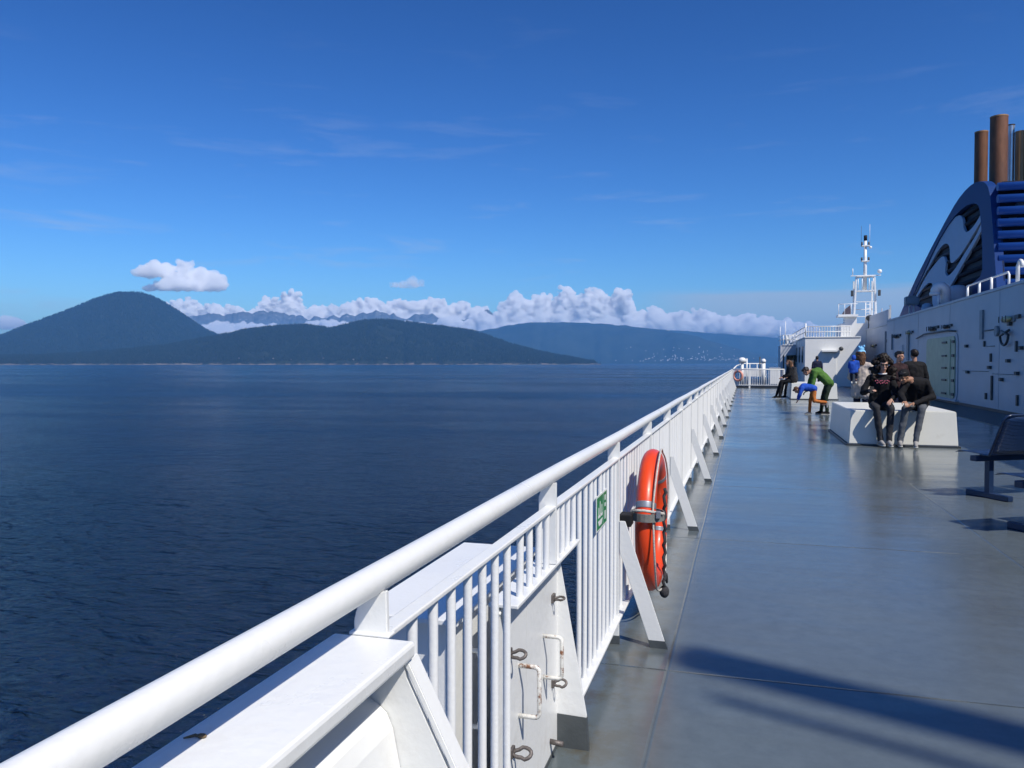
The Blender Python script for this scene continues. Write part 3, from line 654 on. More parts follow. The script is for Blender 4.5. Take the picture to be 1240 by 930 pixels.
for i in range(25):
    a=2*math.pi*i/24; pts.append((0.095+0.088*math.cos(a),0.175+0.098*math.sin(a),0.0))
for z in (0,): 
    bmm=mb.bm; lo=[bmm.verts.new((x,y_,-0.022)) for x,y_,_ in pts[:-1]]; hi=[bmm.verts.new((x,y_,0.022)) for x,y_,_ in pts[:-1]]
    lo2=[bmm.verts.new((0.095+(x-0.095)*1.06,0.175+(y_-0.175)*1.06,-0.022)) for x,y_,_ in pts[:-1]]; hi2=[bmm.verts.new((0.095+(x-0.095)*1.06,0.175+(y_-0.175)*1.06,0.022)) for x,y_,_ in pts[:-1]]
    n=len(lo)
    for i in range(n):
        j=(i+1)%n
        for q in ((lo2[i],lo2[j],hi2[j],hi2[i]),(hi[i],hi[j],lo[j],lo[i]),(hi2[i],hi2[j],hi[j],hi[i]),(lo[i],lo[j],lo2[j],lo2[i])): bmm.faces.new(q)
mb.build('strap',M['strap'],ck)
MB().box(-0.035,0.03,-0.01,0.09,-0.035,0.03,0.006).build('arm',M['black'],ck)
MB().tube([(0.02,0.09,0.035),(0.08,0.085,0.040),(0.15,0.10,0.030),(0.19,0.13,0.02)],0.008,8).build('line',M['rope'],ck)
MB().box(0.15,0.175,0.08,0.11,0.0,0.04,0.004).build('buckle',M['tape'],ck)

# green safety sign on the balusters
sg=thing('safety_sign','small green and white safety sign fixed on the railing bars before the lifebuoy','sign',(-0.634,3.70,0.81))
MB().box(-0.003,0.0,-0.140,0.140,-0.082,0.082).build('panel',M['signwhite'],sg)
MB().box(0.0,0.0012,-0.131,0.028,-0.074,0.074).build('green_field',M['signgreen'],sg)
MB().box(0.0,0.0012,0.040,0.131,-0.074,0.074).build('green_field',M['signgreen'],sg)
mb=MB()
mb.box(0.0012,0.0022,-0.060,-0.048,-0.015,0.050); mb.box(0.0012,0.0022,-0.105,0.008,-0.022,-0.010); mb.box(0.0012,0.0022,-0.095,-0.082,-0.01,0.025); mb.box(0.0012,0.0022,-0.014,-0.002,-0.01,0.03)
mb.prism([(0.0012,-0.11,-0.036),(0.0012,0.012,-0.036),(0.0012,-0.015,-0.060),(0.0012,-0.085,-0.060)],(0.001,0,0))
mb.build('pictogram',M['signwhite'],sg)
mb=MB()
for k,(a,b) in enumerate(((0.035,0.060),(0.005,0.022),(-0.055,-0.015))): mb.box(0.0012,0.0022,0.07,0.095,a,b)
mb.build('marking',M['signwhite'],sg)

# end railing with gate across the deck
er=thing('end_railing','white railing across the far end of the open deck','railing',(0.85,49.0,0))
mb=MB()
def eb(mb,name,m,par=er,ref=(0.85,49.0,0)):
    mb.bm.transform(Matrix.Translation((-ref[0],-ref[1],-ref[2]))); return mb.build(name,m,par)
eb(MB().tube([(-0.6,49,1.10),(2.25,49,1.10)],0.035,10),'handrail',M['white'])
eb(MB().box(-0.6,2.25,48.97,49.03,0.17,0.20),'bottom_bar',M['white'])
for k in range(22): x=-0.5+0.125*k; eb(MB().tube([(x,49,0.2),(x,49,1.08)],0.013,6,caps=False),'baluster',M['whitebars'])
for x in (-0.58,0.32,1.95,2.24): eb(MB().box(x-0.045,x+0.045,48.98,49.02,0,1.10),'post',M['white'])
eb(MB().box(-0.6,2.25,49.02,49.06,0.0,0.12),'kick_plate',M['trim_and_shade'])
o=MB().box(-0.75,3.6,49.3,75,0.0,0.02).build('fore_deck',M['trim_and_shade']); tag(o,kind='structure')
r2=thing('bow_railing','low white railing beyond the end railing at the far port corner','railing',(0.2,60,0))
eb(MB().tube([(-0.6,49.1,1.12),(-0.45,54,1.30),(-0.1,60,1.42),(1.4,60,1.42)],0.04,8),'handrail',M['white'],r2,(0.2,60,0))
for x in (-0.1,0.4,0.9,1.4): eb(MB().tube([(x,60,0.02),(x,60,1.40)],0.03,8),'post',M['white'],r2,(0.2,60,0))
eb(MB().box(-0.1,1.4,59.98,60.02,0.5,1.1),'dodger',M['white'],r2,(0.2,60,0))
vt=thing('dome_vent','white dome topped vent beside a short pipe beyond the far end railing','vent',(-0.12,56,0.02))
MB().tube([(0,0,0),(0,0,1.45)],0.10,14).build('stem',M['white'],vt); MB().ball((0,0,1.62),0.26,3,(1,1,0.8)).build('dome',M['white'],vt); MB().tube([(0.30,0,0),(0.30,0,1.75)],0.05,10).build('pipe',M['white'],vt)
cv=thing('cowl_vent','white hooded vent post standing beyond the far end railing','vent',(1.22,55,0.02))
MB().tube([(0,0,0),(0,0,1.45)],0.13,14).build('stem',M['white'],cv); MB().tube([(0,0,1.45),(0,0,1.62),(-0.02,0,1.72)],[0.15,0.16,0.08],14).build('hood',M['white'],cv); MB().tube([(-0.22,0,0),(-0.22,0,1.85)],0.035,8).build('rod',M['fitting'],cv)
lk=thing('deck_locker','white deck locker behind the right part of the far end railing','locker',(1.9,54,0.02))
MB().box(-0.32,0.32,-0.25,0.25,0.1,1.1,0.02).build('locker_body',M['white'],lk); MB().box(-0.34,0.34,-0.27,0.27,1.101,1.15,0.01).build('lid',M['walldim'],lk)
fl=thing('lifebuoy','faded pink lifebuoy hung on the far left end of the end railing','lifebuoy',(-0.33,48.9,0.72))
torus(0.27,0.07).build('ring_body',mat('faded pink shell',(0.75,0.32,0.24),0.5,vary=0.1,vscale=4),fl); fl.rotation_euler=(0,0,R(60))
torus(0.27,0.072,1,6,14,R(80),R(100),False).build('reflective_tape',M['tape'],fl)

# ------------------------------------------------------------------ white deck boxes
def deckbox(label,x0,x1,y0,y1,h,group='white box benches on the deck'):
    cx,cy=(x0+x1)/2,(y0+y1)/2; t=thing('deck_box',label,'box',(cx,cy,0),0,group); a=(x1-x0)/2; b=(y1-y0)/2
    mb=MB(); bm=mb.bm
    lo=[bm.verts.new((sx*a,sy*b,0.03)) for sx,sy in ((-1,-1),(1,-1),(1,1),(-1,1))]; hi=[bm.verts.new((sx*(a-0.035),sy*(b-0.035),h)) for sx,sy in ((-1,-1),(1,-1),(1,1),(-1,1))]
    fs=[bm.faces.new(hi),bm.faces.new(lo[::-1])]+[bm.faces.new((lo[i],lo[(i+1)%4],hi[(i+1)%4],hi[i])) for i in range(4)]
    bmesh.ops.bevel(bm,geom=list(bm.edges),offset=0.012,segments=2,affect='EDGES')
    mb.build('casing',M['boxpaint'],t)
    MB().box(-a-0.035,a+0.035,-b-0.035,b+0.035,0.0,0.03,0.004).build('base_flange',M['trim_and_shade'],t)
    return t
deckbox('large cream white deck box with a seated couple on its front edge',1.83,3.62,15.62,18.9,0.635)
deckbox('smaller looking white deck box farther up the deck behind the bent over figures',1.82,3.6,34.3,37.4,0.66)

# ------------------------------------------------------------------ rows of beam seats
ROWA=math.atan2(0.50,0.86)
def seatrow(label,x,y):
    t=thing('beam_seat',label,'bench seat',(x,y,0),ROWA,'navy beam seats on the deck')
    # local: +x along the row, +y the way the seats face
    n=3; pitch=0.56
    MB().box(-0.16,n*pitch+0.02,-0.06,0.03,0.415,0.475,0.006).build('beam',M['seatbar'],t)
    for lx in (0.06,n*pitch-0.16):
        l=MB().box(lx-0.03,lx+0.03,-0.045,0.02,0.05,0.414).build('leg',M['seatbar'],t)
        MB().box(lx-0.035,lx+0.035,-0.30,0.28,0.0,0.06,0.008).build('leg_foot',M['seatbar'],l)
    for k in range(n):
        x0=k*pitch-0.10; x1=x0+0.50
        # seat pan, slightly dished, rolled front edge
        V=[];F=[];nx,ny=6,8
        for i in range(nx+1):
            for j in range(ny+1):
                u=i/nx; w=j/ny; yl=-0.17+0.47*w
                V.append((x0+(x1-x0)*u,yl,0.495-0.02*math.sin(u*math.pi)*math.sin(w*math.pi)+0.02*w-(0.03*max(0,(w-0.85)/0.15)**2)))
        for i in range(nx):
            for j in range(ny): F.append((i*(ny+1)+j,(i+1)*(ny+1)+j,(i+1)*(ny+1)+j+1,i*(ny+1)+j+1))
        o=meshobj('seat',V,F,M['seatmesh'],t,True); md=o.modifiers.new('s','SOLIDIFY'); md.thickness=0.004
        V=[];F=[]
        for i in range(nx+1):
            for j in range(ny+1):
                u=i/nx; w=j/ny; V.append((x0+0.02+(x1-x0-0.04)*u,-0.18-0.17*w-0.02*math.sin(u*math.pi),0.50+0.42*w))
        for i in range(nx):
            for j in range(ny): F.append((i*(ny+1)+j,(i+1)*(ny+1)+j,(i+1)*(ny+1)+j+1,i*(ny+1)+j+1))
        o=meshobj('backrest',V,F,M['seatmesh'],t,True); md=o.modifiers.new('s','SOLIDIFY'); md.thickness=0.004
        fr=[(x0,-0.05,0.485),(x0,-0.17,0.49),(x0+0.005,-0.335,0.88),(x0+0.03,-0.358,0.925),(x0+0.08,-0.365,0.94),(x1-0.08,-0.365,0.94),(x1-0.03,-0.358,0.925),(x1-0.005,-0.335,0.88),(x1,-0.17,0.49),(x1,-0.05,0.485)]
        MB().tube(fr,0.0125,8).build('back_frame',M['seatbar'],t)
    return t
seatrow('navy perforated beam seat, leftmost seat whose whole backrest is in view',2.56,9.95)
seatrow('navy beam seat nearer the viewer of which only a seat edge shows at the right',2.42,7.95)
seatrow('navy beam seat outside the right edge that throws the nearest seat shadow',2.55,5.95)

# ------------------------------------------------------------------ superstructure wall with its fittings
WX=7.30; WH=3.66
ss=thing('deckhouse','long white steel deckhouse wall with green door along the right side','deckhouse',(WX,30,0))
def sb(mb,name,m,par=ss,ref=(WX,30,0)):
    mb.bm.transform(Matrix.Translation((-ref[0],-ref[1],-ref[2]))); return mb.build(name,m,par)
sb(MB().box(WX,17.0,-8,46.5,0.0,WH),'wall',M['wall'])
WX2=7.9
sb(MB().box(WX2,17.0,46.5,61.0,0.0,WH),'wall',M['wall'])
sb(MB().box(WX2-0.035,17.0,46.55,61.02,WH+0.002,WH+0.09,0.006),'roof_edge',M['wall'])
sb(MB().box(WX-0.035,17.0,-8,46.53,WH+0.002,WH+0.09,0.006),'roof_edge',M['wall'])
sb(MB().box(WX-0.02,WX-0.002,-8,46.5,0.0,0.10),'skirting',M['trim_and_shade'])
for yy in (12,17,22,27,33.0,38.6,44.5): sb(MB().box(WX-0.008,WX-0.002,yy-0.02,yy+0.02,0.1,WH),'weld_seam',M['wall'])
# green watertight door
y0,y1=31.9,37.3
dz=2.46
def rrect(y0,y1,z0,z1,r,n=6):
    pts=[]
    for (cy,cz,a) in ((y1-r,z1-r,0),(y0+r,z1-r,90),(y0+r,z0+r,180),(y1-r,z0+r,270)):
        for k in range(n+1): b=R(a+90*k/n); pts.append((cy+r*math.cos(b),cz+r*math.sin(b)))
    return pts
fr=sb(MB().prism([(WX-0.03,a,b) for a,b in rrect(31.7,38.3,0.12,dz+0.1,0.35)],(0.028,0,0),0.004),'door_frame',M['wall'])
dr=sb(MB().prism([(WX-0.065,a,b) for a,b in rrect(31.95,36.6,0.2,dz,0.28)],(0.034,0,0),0.006),'door',M['green'])
for zz in (0.35,0.85,1.3,1.75,2.25): 
    sb(MB().box(WX-0.11,WX-0.066,33.1,33.75,zz-0.035,zz+0.035,0.006),'door_dog',M['fitting'],dr); sb(MB().box(WX-0.10,WX-0.066,31.98,32.3,zz-0.05,zz+0.05),'hinge',M['fitting'],dr)
sb(MB().box(WX-0.085,WX-0.066,32.55,32.85,0.3,2.35),'door_stiffener',M['green'],dr)
sb(MB().tube([(WX-0.065,31.9,2.62),(WX-0.09,33,2.68),(WX-0.09,37,2.68),(WX-0.07,38.6,2.55)],0.03,8),'drip_rail',M['fitting'])
sb(MB().box(WX-0.12,WX-0.002,31.6,38.4,0.10,0.16,0.01),'door_sill',M['wall'])
# bulkhead lamps
def lamp(y,z,s,glass):
    b=sb(MB().box(WX-0.05,WX-0.002,y-0.55*s,y+0.6*s,z-0.10*s,z+0.10*s,0.012),'lamp_base',M['fitting'] if not glass else M['greyfit'])
    sb(MB().ball((WX-0.09,y+0.05*s,z),0.13*s,3,(0.75,3.6,0.75)),'lamp_lens',M['lampglass'] if glass else M['fitting'],b)
    sb(MB().box(WX-0.07,WX-0.002,y-1.05*s,y-0.7*s,z-0.02*s,z+0.10*s,0.008),'junction_box',M['fitting'],b)
    for q in (-0.3,0.05,0.4): sb(MB().box(WX-0.205*s-0.02,WX-0.18*s-0.02,y+q*s-0.012,y+q*s+0.012,z-0.1*s,z+0.1*s),'lamp_guard',M['fitting'],b)
lamp(26.0,2.74,0.9,True); lamp(33.3,2.84,0.7,False); lamp(35.6,2.86,0.9,False); lamp(40.3,2.86,0.7,True); lamp(43.5,2.80,0.9,False); WX0=WX; WX=WX2; lamp(49.0,2.72,0.9,True); lamp(55.0,2.55,0.9,True); WX=WX0
def conduit(pts,r=0.022): sb(MB().tube([(WX-0.03,a,b) for a,b in pts],r,8),'conduit',M['fitting'])
for (y,z0,z1,w) in ((28.75,2.24,3.17,0.30),(40.7,1.6,2.98,0.42),(44.9,2.15,2.95,0.12)):
    sb(MB().box(WX-0.06,WX-0.002,y-w/2,y+w/2,z0,z1,0.006),'cable_cover',M['greyfit'])
conduit([(28.5,2.5),(27.2,2.5)],0.018); sb(MB().tube([(WX-0.08,27.1,2.44),(WX-0.002,27.1,2.44)],0.16,16),'gong',M['greyfit'])
pts=[(WX-0.10,26.45,2.42)]+[(WX-0.12,26.1+0.38*math.cos(a),2.28+0.28*math.sin(a)) for a in [math.pi*k/8 for k in range(8,17)]]+[(WX-0.10,25.72,2.42)]
sb(MB().tube(pts,0.035,8),'cable_hook',M['fitting'])
for (y,z) in ((27.8,1.35),(26.6,1.0),(30.5,2.06),(25.9,2.6),(24.9,1.9),(26.0,1.55),(30.3,1.18),(25.2,1.2),(39.2,2.05),(42.6,1.75)):
    sb(MB().box(WX-0.09,WX-0.002,y-0.10,y+0.10,z-0.05,z+0.05,0.01),'cleat',M['fitting'])
for (ya,yb,z) in ((28.0,31.0,1.22),(25.2,27.6,1.16),(27.4,28.4,2.0),(23.5,25.3,2.75)): sb(MB().tube([(WX-0.012,ya,z),(WX-0.012,yb,z)],0.012,6),'pipe_run',M['greyfit'])
for (y,za,zb) in ((27.75,1.52,1.78),(28.45,2.0,2.18),(27.6,0.35,1.1),(25.2,0.3,0.6),(25.35,1.8,2.1),(28.2,0.35,0.55)): sb(MB().box(WX-0.05,WX-0.002,y-0.06,y+0.06,za,zb,0.01),'bracket',M['fitting'])
pl=sb(MB().box(WX-0.035,WX-0.002,42.0,43.6,1.55,2.35,0.006),'access_panel',M['walldim']); sb(MB().box(WX-0.045,WX-0.036,42.15,43.45,1.62,1.95),'placard',M['greyfit'],pl)
sb(MB().box(WX2-0.05,WX2-0.002,52.6,54.6,0.25,1.95,0.02),'doorway',M['glass'])
sb(MB().box(WX2-0.06,WX2-0.002,50.6,50.9,2.0,3.3,0.01),'cable_cover',M['greyfit'])
# pale sloping face at the end of the wall
sb(MB().prism([(WX-0.45,61.1,0),(WX+3.0,61.1,0),(WX+3.0,61.1,3.6),(WX-0.05,61.1,3.6)],(0,0.4,0)),'end_plate',M['wall'])

# ------------------------------------------------------------------ forward white house, its balcony rails and the bridge wing
fh=thing('forward_house','bright white forward deckhouse block with railed roof at the far end','deckhouse',(4.7,53.4,0))
FR=(4.7,53.4,0)
sb(MB().box(3.67,6.9,53.4,72,0.0,3.04),'wall',M['white'],fh,FR)
sb(MB().box(3.62,6.9,53.36,72,3.042,3.11,0.01),'roof_edge',M['white'],fh,FR)
sb(MB().box(4.62,5.52,53.0,53.398,2.16,2.27,0.01),'canopy',M['white'],fh,FR)
sb(MB().box(4.72,5.50,53.36,53.398,0.05,2.1,0.01),'door',M['white'],fh,FR)
sb(MB().ball((5.75,53.2,2.35),0.14,2),'door_lamp',M['fitting'],fh,FR)
for yy in (55.5,58.5,61.5,64.5):
    w=sb(MB().box(3.63,3.668,yy-0.45,yy+0.45,1.5,2.55,0.01),'window',M['glass'],fh,FR)
    sb(MB().box(3.615,3.629,yy-0.5,yy+0.5,1.42,1.5),'window_sill',M['walldim'],fh,FR)
hr=thing('roof_railing','white railing around the roof of the forward deckhouse block','railing',(4.7,53.5,3.11))
HR=(4.7,53.5,3.11)
for z in (3.42,3.75): 
    sb(MB().tube([(3.70,72,z),(3.70,53.5,z),(6.3,53.5,z)],0.03,8),'handrail',M['white'],hr,HR)
for x in [3.70+0.16*k for k in range(17)]: sb(MB().tube([(x,53.5,3.11),(x,53.5,3.74)],0.022 if k else 0.03,6,caps=False),'baluster',M['whitebars'],hr,HR)
for y in [54.8+1.4*k for k in range(12)]: sb(MB().tube([(3.70,y,3.11),(3.70,y,3.74)],0.03,6,caps=False),'post',M['whitebars'],hr,HR)
sb(MB().tube([(3.70,53.5,3.11),(3.70,53.5,3.95)],0.05,8),'corner_post',M['white'],hr,HR)
bw=thing('bridge_wing','white bridge wing with dark front window standing left of the forward block','bridge wing',(2.9,62.5,0)); BW=(2.9,62.5,0)
sb(MB().box(2.75,3.66,62.0,66,2.05,2.76),'canopy',M['walldim'],bw,BW)
sb(MB().box(2.56,2.74,62.0,66,0.0,2.76),'wall',M['walldim'],bw,BW)
sb(MB().box(2.83,2.97,61.9,61.99,0.0,2.04),'pillar',M['white'],bw,BW)
sb(MB().box(2.75,3.66,65.6,65.7,0.0,2.04),'window',M['glass'],bw,BW)
sb(MB().box(3.25,3.31,65.5,65.59,0.0,2.04),'mullion',M['fitting'],bw,BW)
sb(MB().box(2.70,3.66,61.95,66,2.762,2.82),'roof_edge',M['white'],bw,BW)
wr=thing('wing_railing','white railing on the roof of the bridge wing','railing',(3.0,62,2.82)); WRR=(3.0,62,2.82)
for z in (3.2,3.5): sb(MB().tube([(2.6,66,z),(2.75,62,z),(3.66,62,z)],0.03,8),'handrail',M['white'],wr,WRR)
for x in (2.75,2.98,3.2,3.42,3.66): sb(MB().tube([(x,62,2.82),(x,62,3.5)],0.03,6),'post',M['whitebars'],wr,WRR)
sb(MB().box(2.9,3.15,62.02,62.05,2.86,3.45),'dodger',M['white'],wr,WRR)
sb(MB().tube([(2.90,62,2.82),(2.90,62,4.5)],0.025,6),'aerial',M['white'],wr,WRR)
sb(MB().tube([(2.62,64,2.82),(2.62,64,4.2)],0.02,6),'aerial',M['white'],wr,WRR)

# ------------------------------------------------------------------ signal mast
ms=thing('signal_mast','white lattice signal mast with radar arms standing above the far deckhouses','mast',(7.97,60,3.6)); MR=(7.97,60,3.6)
def mb_(mb,name,m,par=ms): return sb(mb,name,m,par,MR)
mb_(MB().box(6.3,9.3,58.6,61.4,0,4.15),'base_house',M['white'])
for sx in (-1,1):
    mb_(MB().prism([(7.97+sx*0.72-0.06,59.7,4.1),(7.97+sx*0.72+0.06,59.7,4.1),(7.97+sx*0.58+0.05,59.7,7.35),(7.97+sx*0.58-0.05,59.7,7.35)],(0,0.30,0)),'mast_leg',M['white'])
    mb_(MB().box(7.97+sx*0.60-0.05,7.97+sx*0.60+0.05,60.9,61.05,4.1,7.2),'back_leg',M['white'])
mb_(MB().box(7.30,8.64,59.72,60.3,6.38,6.47),'crossbeam',M['white'])
mb_(MB().box(7.35,8.60,59.7,59.8,5.65,5.70),'rung',M['whitebars'])
for z in (4.7,5.2): mb_(MB().box(7.30,8.64,60.9,60.95,z,z+0.05),'rung',M['whitebars'])
mb_(MB().box(7.05,8.96,59.9,60.0,7.46,7.52),'yard_arm',M['white'])
mb_(MB().box(7.40,8.55,59.6,60.5,7.40,7.455),'platform',M['white'])
mb_(MB().tube([(7.97,60,6.5),(7.97,60,9.9)],[0.13,0.09],12),'pole',M['white'])
for z in (8.45,9.5): 
    mb_(MB().box(7.72,8.22,59.8,60.2,z,z+0.06),'ring_platform',M['white'])
    for sx in (-1,1): mb_(MB().tube([(7.97+sx*0.22,60,z+0.06),(7.97+sx*0.22,60,z+0.30)],0.06,8),'navigation_light',M['fitting'])
mb_(MB().tube([(7.97,60,9.9),(7.97,60,10.25)],0.11,10),'top_light',M['black'])
mb_(MB().tube([(7.70,60,9.5),(7.70,60,10.9)],0.012,6),'aerial',M['fitting']); mb_(MB().tube([(8.24,60,9.5),(8.24,60,11.0)],0.014,6),'aerial',M['white'])
mb_(MB().ball((8.30,60,9.42),0.10,2),'antenna_dome',M['white'])
mb_(MB().tube([(7.18,60,7.55),(7.18,60,8.0)],0.03,6),'aerial',M['white'])
mb_(MB().ball((8.88,59.9,7.75),0.15,3),'antenna_dome',M['white'])
for x in (7.5,7.75,8.2,8.45): mb_(MB().tube([(x,59.7,6.5),(x,59.7,7.36)],0.03,6),'strut',M['whitebars'])
for sx in (-1,1): mb_(MB().box(7.97+sx*0.86-0.08,7.97+sx*0.86+0.08,59.5,59.68,6.05,6.45,0.02),'loudspeaker',M['fitting'])
rp=thing('radar_platform','small railed radar platform left of the signal mast with a dark grey dish','platform',(6.8,59,4.15)); RP=(6.8,59,4.15)
sb(MB().box(6.1,7.35,58.3,59.7,4.6,4.75),'floor',M['white'],rp,RP); sb(MB().box(6.55,7.3,58.6,59.6,4.15,4.6),'support',M['white'],rp,RP)
for x in (6.12,6.5,6.9): sb(MB().tube([(x,58.32,4.75),(x,58.32,5.45)],0.022,6),'post',M['whitebars'],rp,RP)
sb(MB().tube([(6.12,58.32,5.45),(7.3,58.32,5.45)],0.025,6),'handrail',M['whitebars'],rp,RP)
sb(MB().prism([(6.35,58.7,4.76),(6.95,58.7,4.76),(6.9,58.7,5.4),(6.6,58.7,5.15)],(0,0.12,0)),'dish',mat('maroon grey dish',(0.09,0.07,0.09),0.5),rp,RP)
wb=thing('wind_screen','grey steel wind screen panel standing on the far roof edge','screen',(8.1,55.5,3.75)); WB=(8.1,55.5,3.75)
sb(MB().box(8.06,8.14,51.0,60.2,3.78,4.60),'panel',M['walldim'],wb,WB)
for y in (51.2,54.2,57.2,60.0): sb(MB().box(8.15,8.22,y-0.05,y+0.05,3.75,4.85),'post',M['walldim'],wb,WB)
ld=thing('roof_ladder','white ladder hoop railing on the roof before the signal mast','ladder',(7.1,56,3.75)); LR=(7.1,56,3.75)
for x in (7.65,7.92): sb(MB().tube([(x+0.3,59.4,3.75),(x+0.3,59.4,5.6)],0.035,6),'rail',M['whitebars'],ld,LR)
for k in range(7): sb(MB().tube([(7.95,59.4,3.9+0.26*k),(8.22,59.4,3.9+0.26*k)],0.022,6),'rung',M['whitebars'],ld,LR)

# ------------------------------------------------------------------ funnel
FX=9.0
fn=thing('funnel','royal blue ferry funnel casing with pale wave emblem and horizontal louvre bars','funnel',(FX,38,3.7)); FNR=(FX,38,3.7)
def fb(mb,name,m,par=fn): return sb(mb,name,m,par,FNR)
def tr(pts): # outline read off the photograph, laid on the real side plane of the funnel
    out=[]
    for a,b in pts:
        p=at(1070+a/5.165,210+b/5.165,X=FX); out.append((p.y,p.z))
    return out
def smooth_closed(pts,n=5):
    out=[]; k=len(pts)
    for i in range(k):
        p0,p1,p2,p3=[Vector(pts[(i+q)%k]) for q in (-1,0,1,2)]
        for j in range(n):
            t=j/n; out.append(0.5*((2*p1)+(p2-p0)*t+(2*p0-5*p1+4*p2-p3)*t*t+(3*p1-p0-3*p2+p3)*t**3))
    return out
outer=tr([(70,915),(140,795),(210,640),(300,462),(380,310),(440,203),(475,150),(510,107),(545,74),(575,56),(600,50),(622,52),(640,64),(652,82),(662,120),(668,160),(680,310),(695,520),(706,690),(714,790)])
outer=[(y,max(z,3.70)) for y,z in outer]; outer[0]=(outer[0][0],3.70); outer[-1]=(outer[-1][0],3.70)
inner=tr([(165,800),(205,715),(250,620),(300,508),(350,408),(400,325),(440,272),(480,230),(520,200),(555,188),(580,190),(594,205),(602,240),(610,330),(616,480),(616,600),(604,645),(540,700),(450,760),(330,830),(230,840)])
inner=[(y,max(z,3.95)) for y,z in inner]
# frame = outer ring with an opening: built as a strip between two outlines resampled by angle
def resamp(poly,cy,cz,n):
    res=[]; k=len(poly)
    for i in range(n):
        a=2*math.pi*i/n; d=(math.cos(a),math.sin(a)); best=None
        for j in range(k):
            (ax,ay),(bx,by)=poly[j],poly[(j+1)%k]; ex,ey=bx-ax,by-ay; den=d[0]*ey-d[1]*ex
            if abs(den)<1e-9: continue
            t=((ax-cy)*ey-(ay-cz)*ex)/den; u=((ax-cy)*d[1]-(ay-cz)*d[0])/den
            if t>0 and -1e-6<=u<=1+1e-6: best=max(best or 0,t)
        res.append((cy+d[0]*best,cz+d[1]*best))
    return res
cyc=sum(p[0] for p in inner)/len(inner); czc=sum(p[1] for p in inner)/len(inner)
cyc,czc=tr([(470,560)])[0]
NA=240; Rn=resamp(inner,cyc,czc,NA)
# match each inner point to the outer outline along the same ray, keeping the corners of the outline
Ro=resamp(outer,cyc,czc,NA)
for (y,z) in (outer[0],outer[-1]):
    i=int(round((math.atan2(z-czc,y-cyc)%(2*math.pi))/(2*math.pi)*NA))%NA; Ro[i]=(y,z)
mb=MB(); bmf=mb.bm; TH=0.30
va=[[bmf.verts.new((x,y,z)) for (y,z) in P_] for x,P_ in ((FX,Ro),(FX,Rn),(FX+TH,Ro),(FX+TH,Rn))]
for i in range(NA):
    j=(i+1)%NA
    bmf.faces.new((va[0][i],va[0][j],va[1][j],va[1][i])); bmf.faces.new((va[2][j],va[2][i],va[3][i],va[3][j]))
    bmf.faces.new((va[0][j],va[0][i],va[2][i],va[2][j])); bmf.faces.new((va[1][i],va[1][j],va[3][j],va[3][i]))
bmesh.ops.recalc_face_normals(bmf,faces=bmf.faces)
fb(mb,'side_fin',M['navy'])
fb(MB().prism([(FX+TH-0.06,y,z) for y,z in Ro[::3]],(0.05,0,0)),'side_backing',M['navydark'])
for k in range(11):
    z=4.1+0.42*k; 
    ys_=[p[0] for p in Rn if abs(p[1]-z)<0.35]
    if len(ys_)>1: fb(MB().tube([(FX+0.20,min(ys_)-0.1,z),(FX+0.20,max(ys_)+0.1,z)],0.10,8),'side_louvre',M['navydark'])
E1=[(165,785),(200,705),(240,628),(300,503),(340,425),(380,350),(430,285),(452,267),(470,264),(484,280),(488,310),(492,342),(506,366),(530,356),(560,322),(585,282),(606,245),(604,290),(575,342),(545,392),(510,452),(470,512),(440,545),(425,558),(412,556),(407,520),(405,470),(397,446),(385,440),(365,447),(335,483),(300,545),(262,612),(225,680),(190,752)]
E2=[(182,795),(215,728),(250,660),(285,605),(320,560),(342,534),(358,521),(372,525),(380,560),(377,610),(383,634),(396,640),(425,614),(455,572),(500,497),(550,418),(580,365),(608,302),(612,335),(585,390),(545,465),(505,535),(470,600),(430,672),(400,720),(365,770),(335,818),(312,834),(300,822),(297,780),(300,720),(296,692),(284,684),(265,692),(235,725),(205,770)]
for E_ in (E1,E2):
    pts=[(FX+0.05,p[0],max(p[1],3.72)) for p in smooth_closed(tr(E_),4)]
    fb(MB().prism(pts,(0.10,0,0)),'wave_emblem',M['emblem'])
# aft face: horizontal louvre bars
FYA=33.7
fb(MB().box(FX+TH,17.0,34.9,38,3.7,8.15),'casing',M['navydark'])
for k in range(10):
    z=4.02+0.455*k; zt=min(8.12,z); off=(8.1-zt)*-0.06
    fb(MB().tube([(FX+0.12,34.25+off,zt),(16.5,34.25+off,zt)],0.155,14),'louvre_bar',M['louvre'])
fb(MB().box(FX+0.30,16.5,34.3,38,8.2,8.32),'top_plate',M['navydark'])
for (x,z) in ((10.0,7.45),(9.75,6.9),(9.8,6.3),(10.7,6.85),(10.6,4.9),(11.6,5.9)): fb(MB().box(x-0.12,x+0.14,34.62,34.85,z-0.08,z+0.10,0.01),'fan_box',M['greyfit'])
# exhaust pipes: each a thing standing on the funnel
def exhaust(label,x,y,r,zt,m,rim=None):
    t=thing('exhaust_pipe',label,'exhaust pipe',(x,y,8.32),0,'exhaust pipes on the funnel')
    MB().tube([(0,0,0),(0,0,zt-8.32)],r,24,caps=False).build('pipe',m,t)
    MB().tube([(0,0,zt-8.32-0.03),(0,0,zt-8.30)],r*1.03,24,caps=False).build('rim',rim or M['pipetan'],t)
    MB().tube([(0,0,0.1),(0,0,zt-8.42)],r*0.93,16).build('liner',M['pipedark'],t)
    return t
ydir=37.0
exhaust('short dark brown exhaust pipe, leftmost on the blue funnel',9.29,37.2,0.245,10.95,M['pipebrown'])
exhaust('tall rust brown exhaust pipe with pale rim, tallest in full view on the funnel',9.66,36.2,0.315,11.25,M['pipebrown'])
exhaust('slim bright steel exhaust pipe between the tall brown one and a tan one',10.42,37.4,0.14,11.2,M['pipesteel'],M['pipedark'])
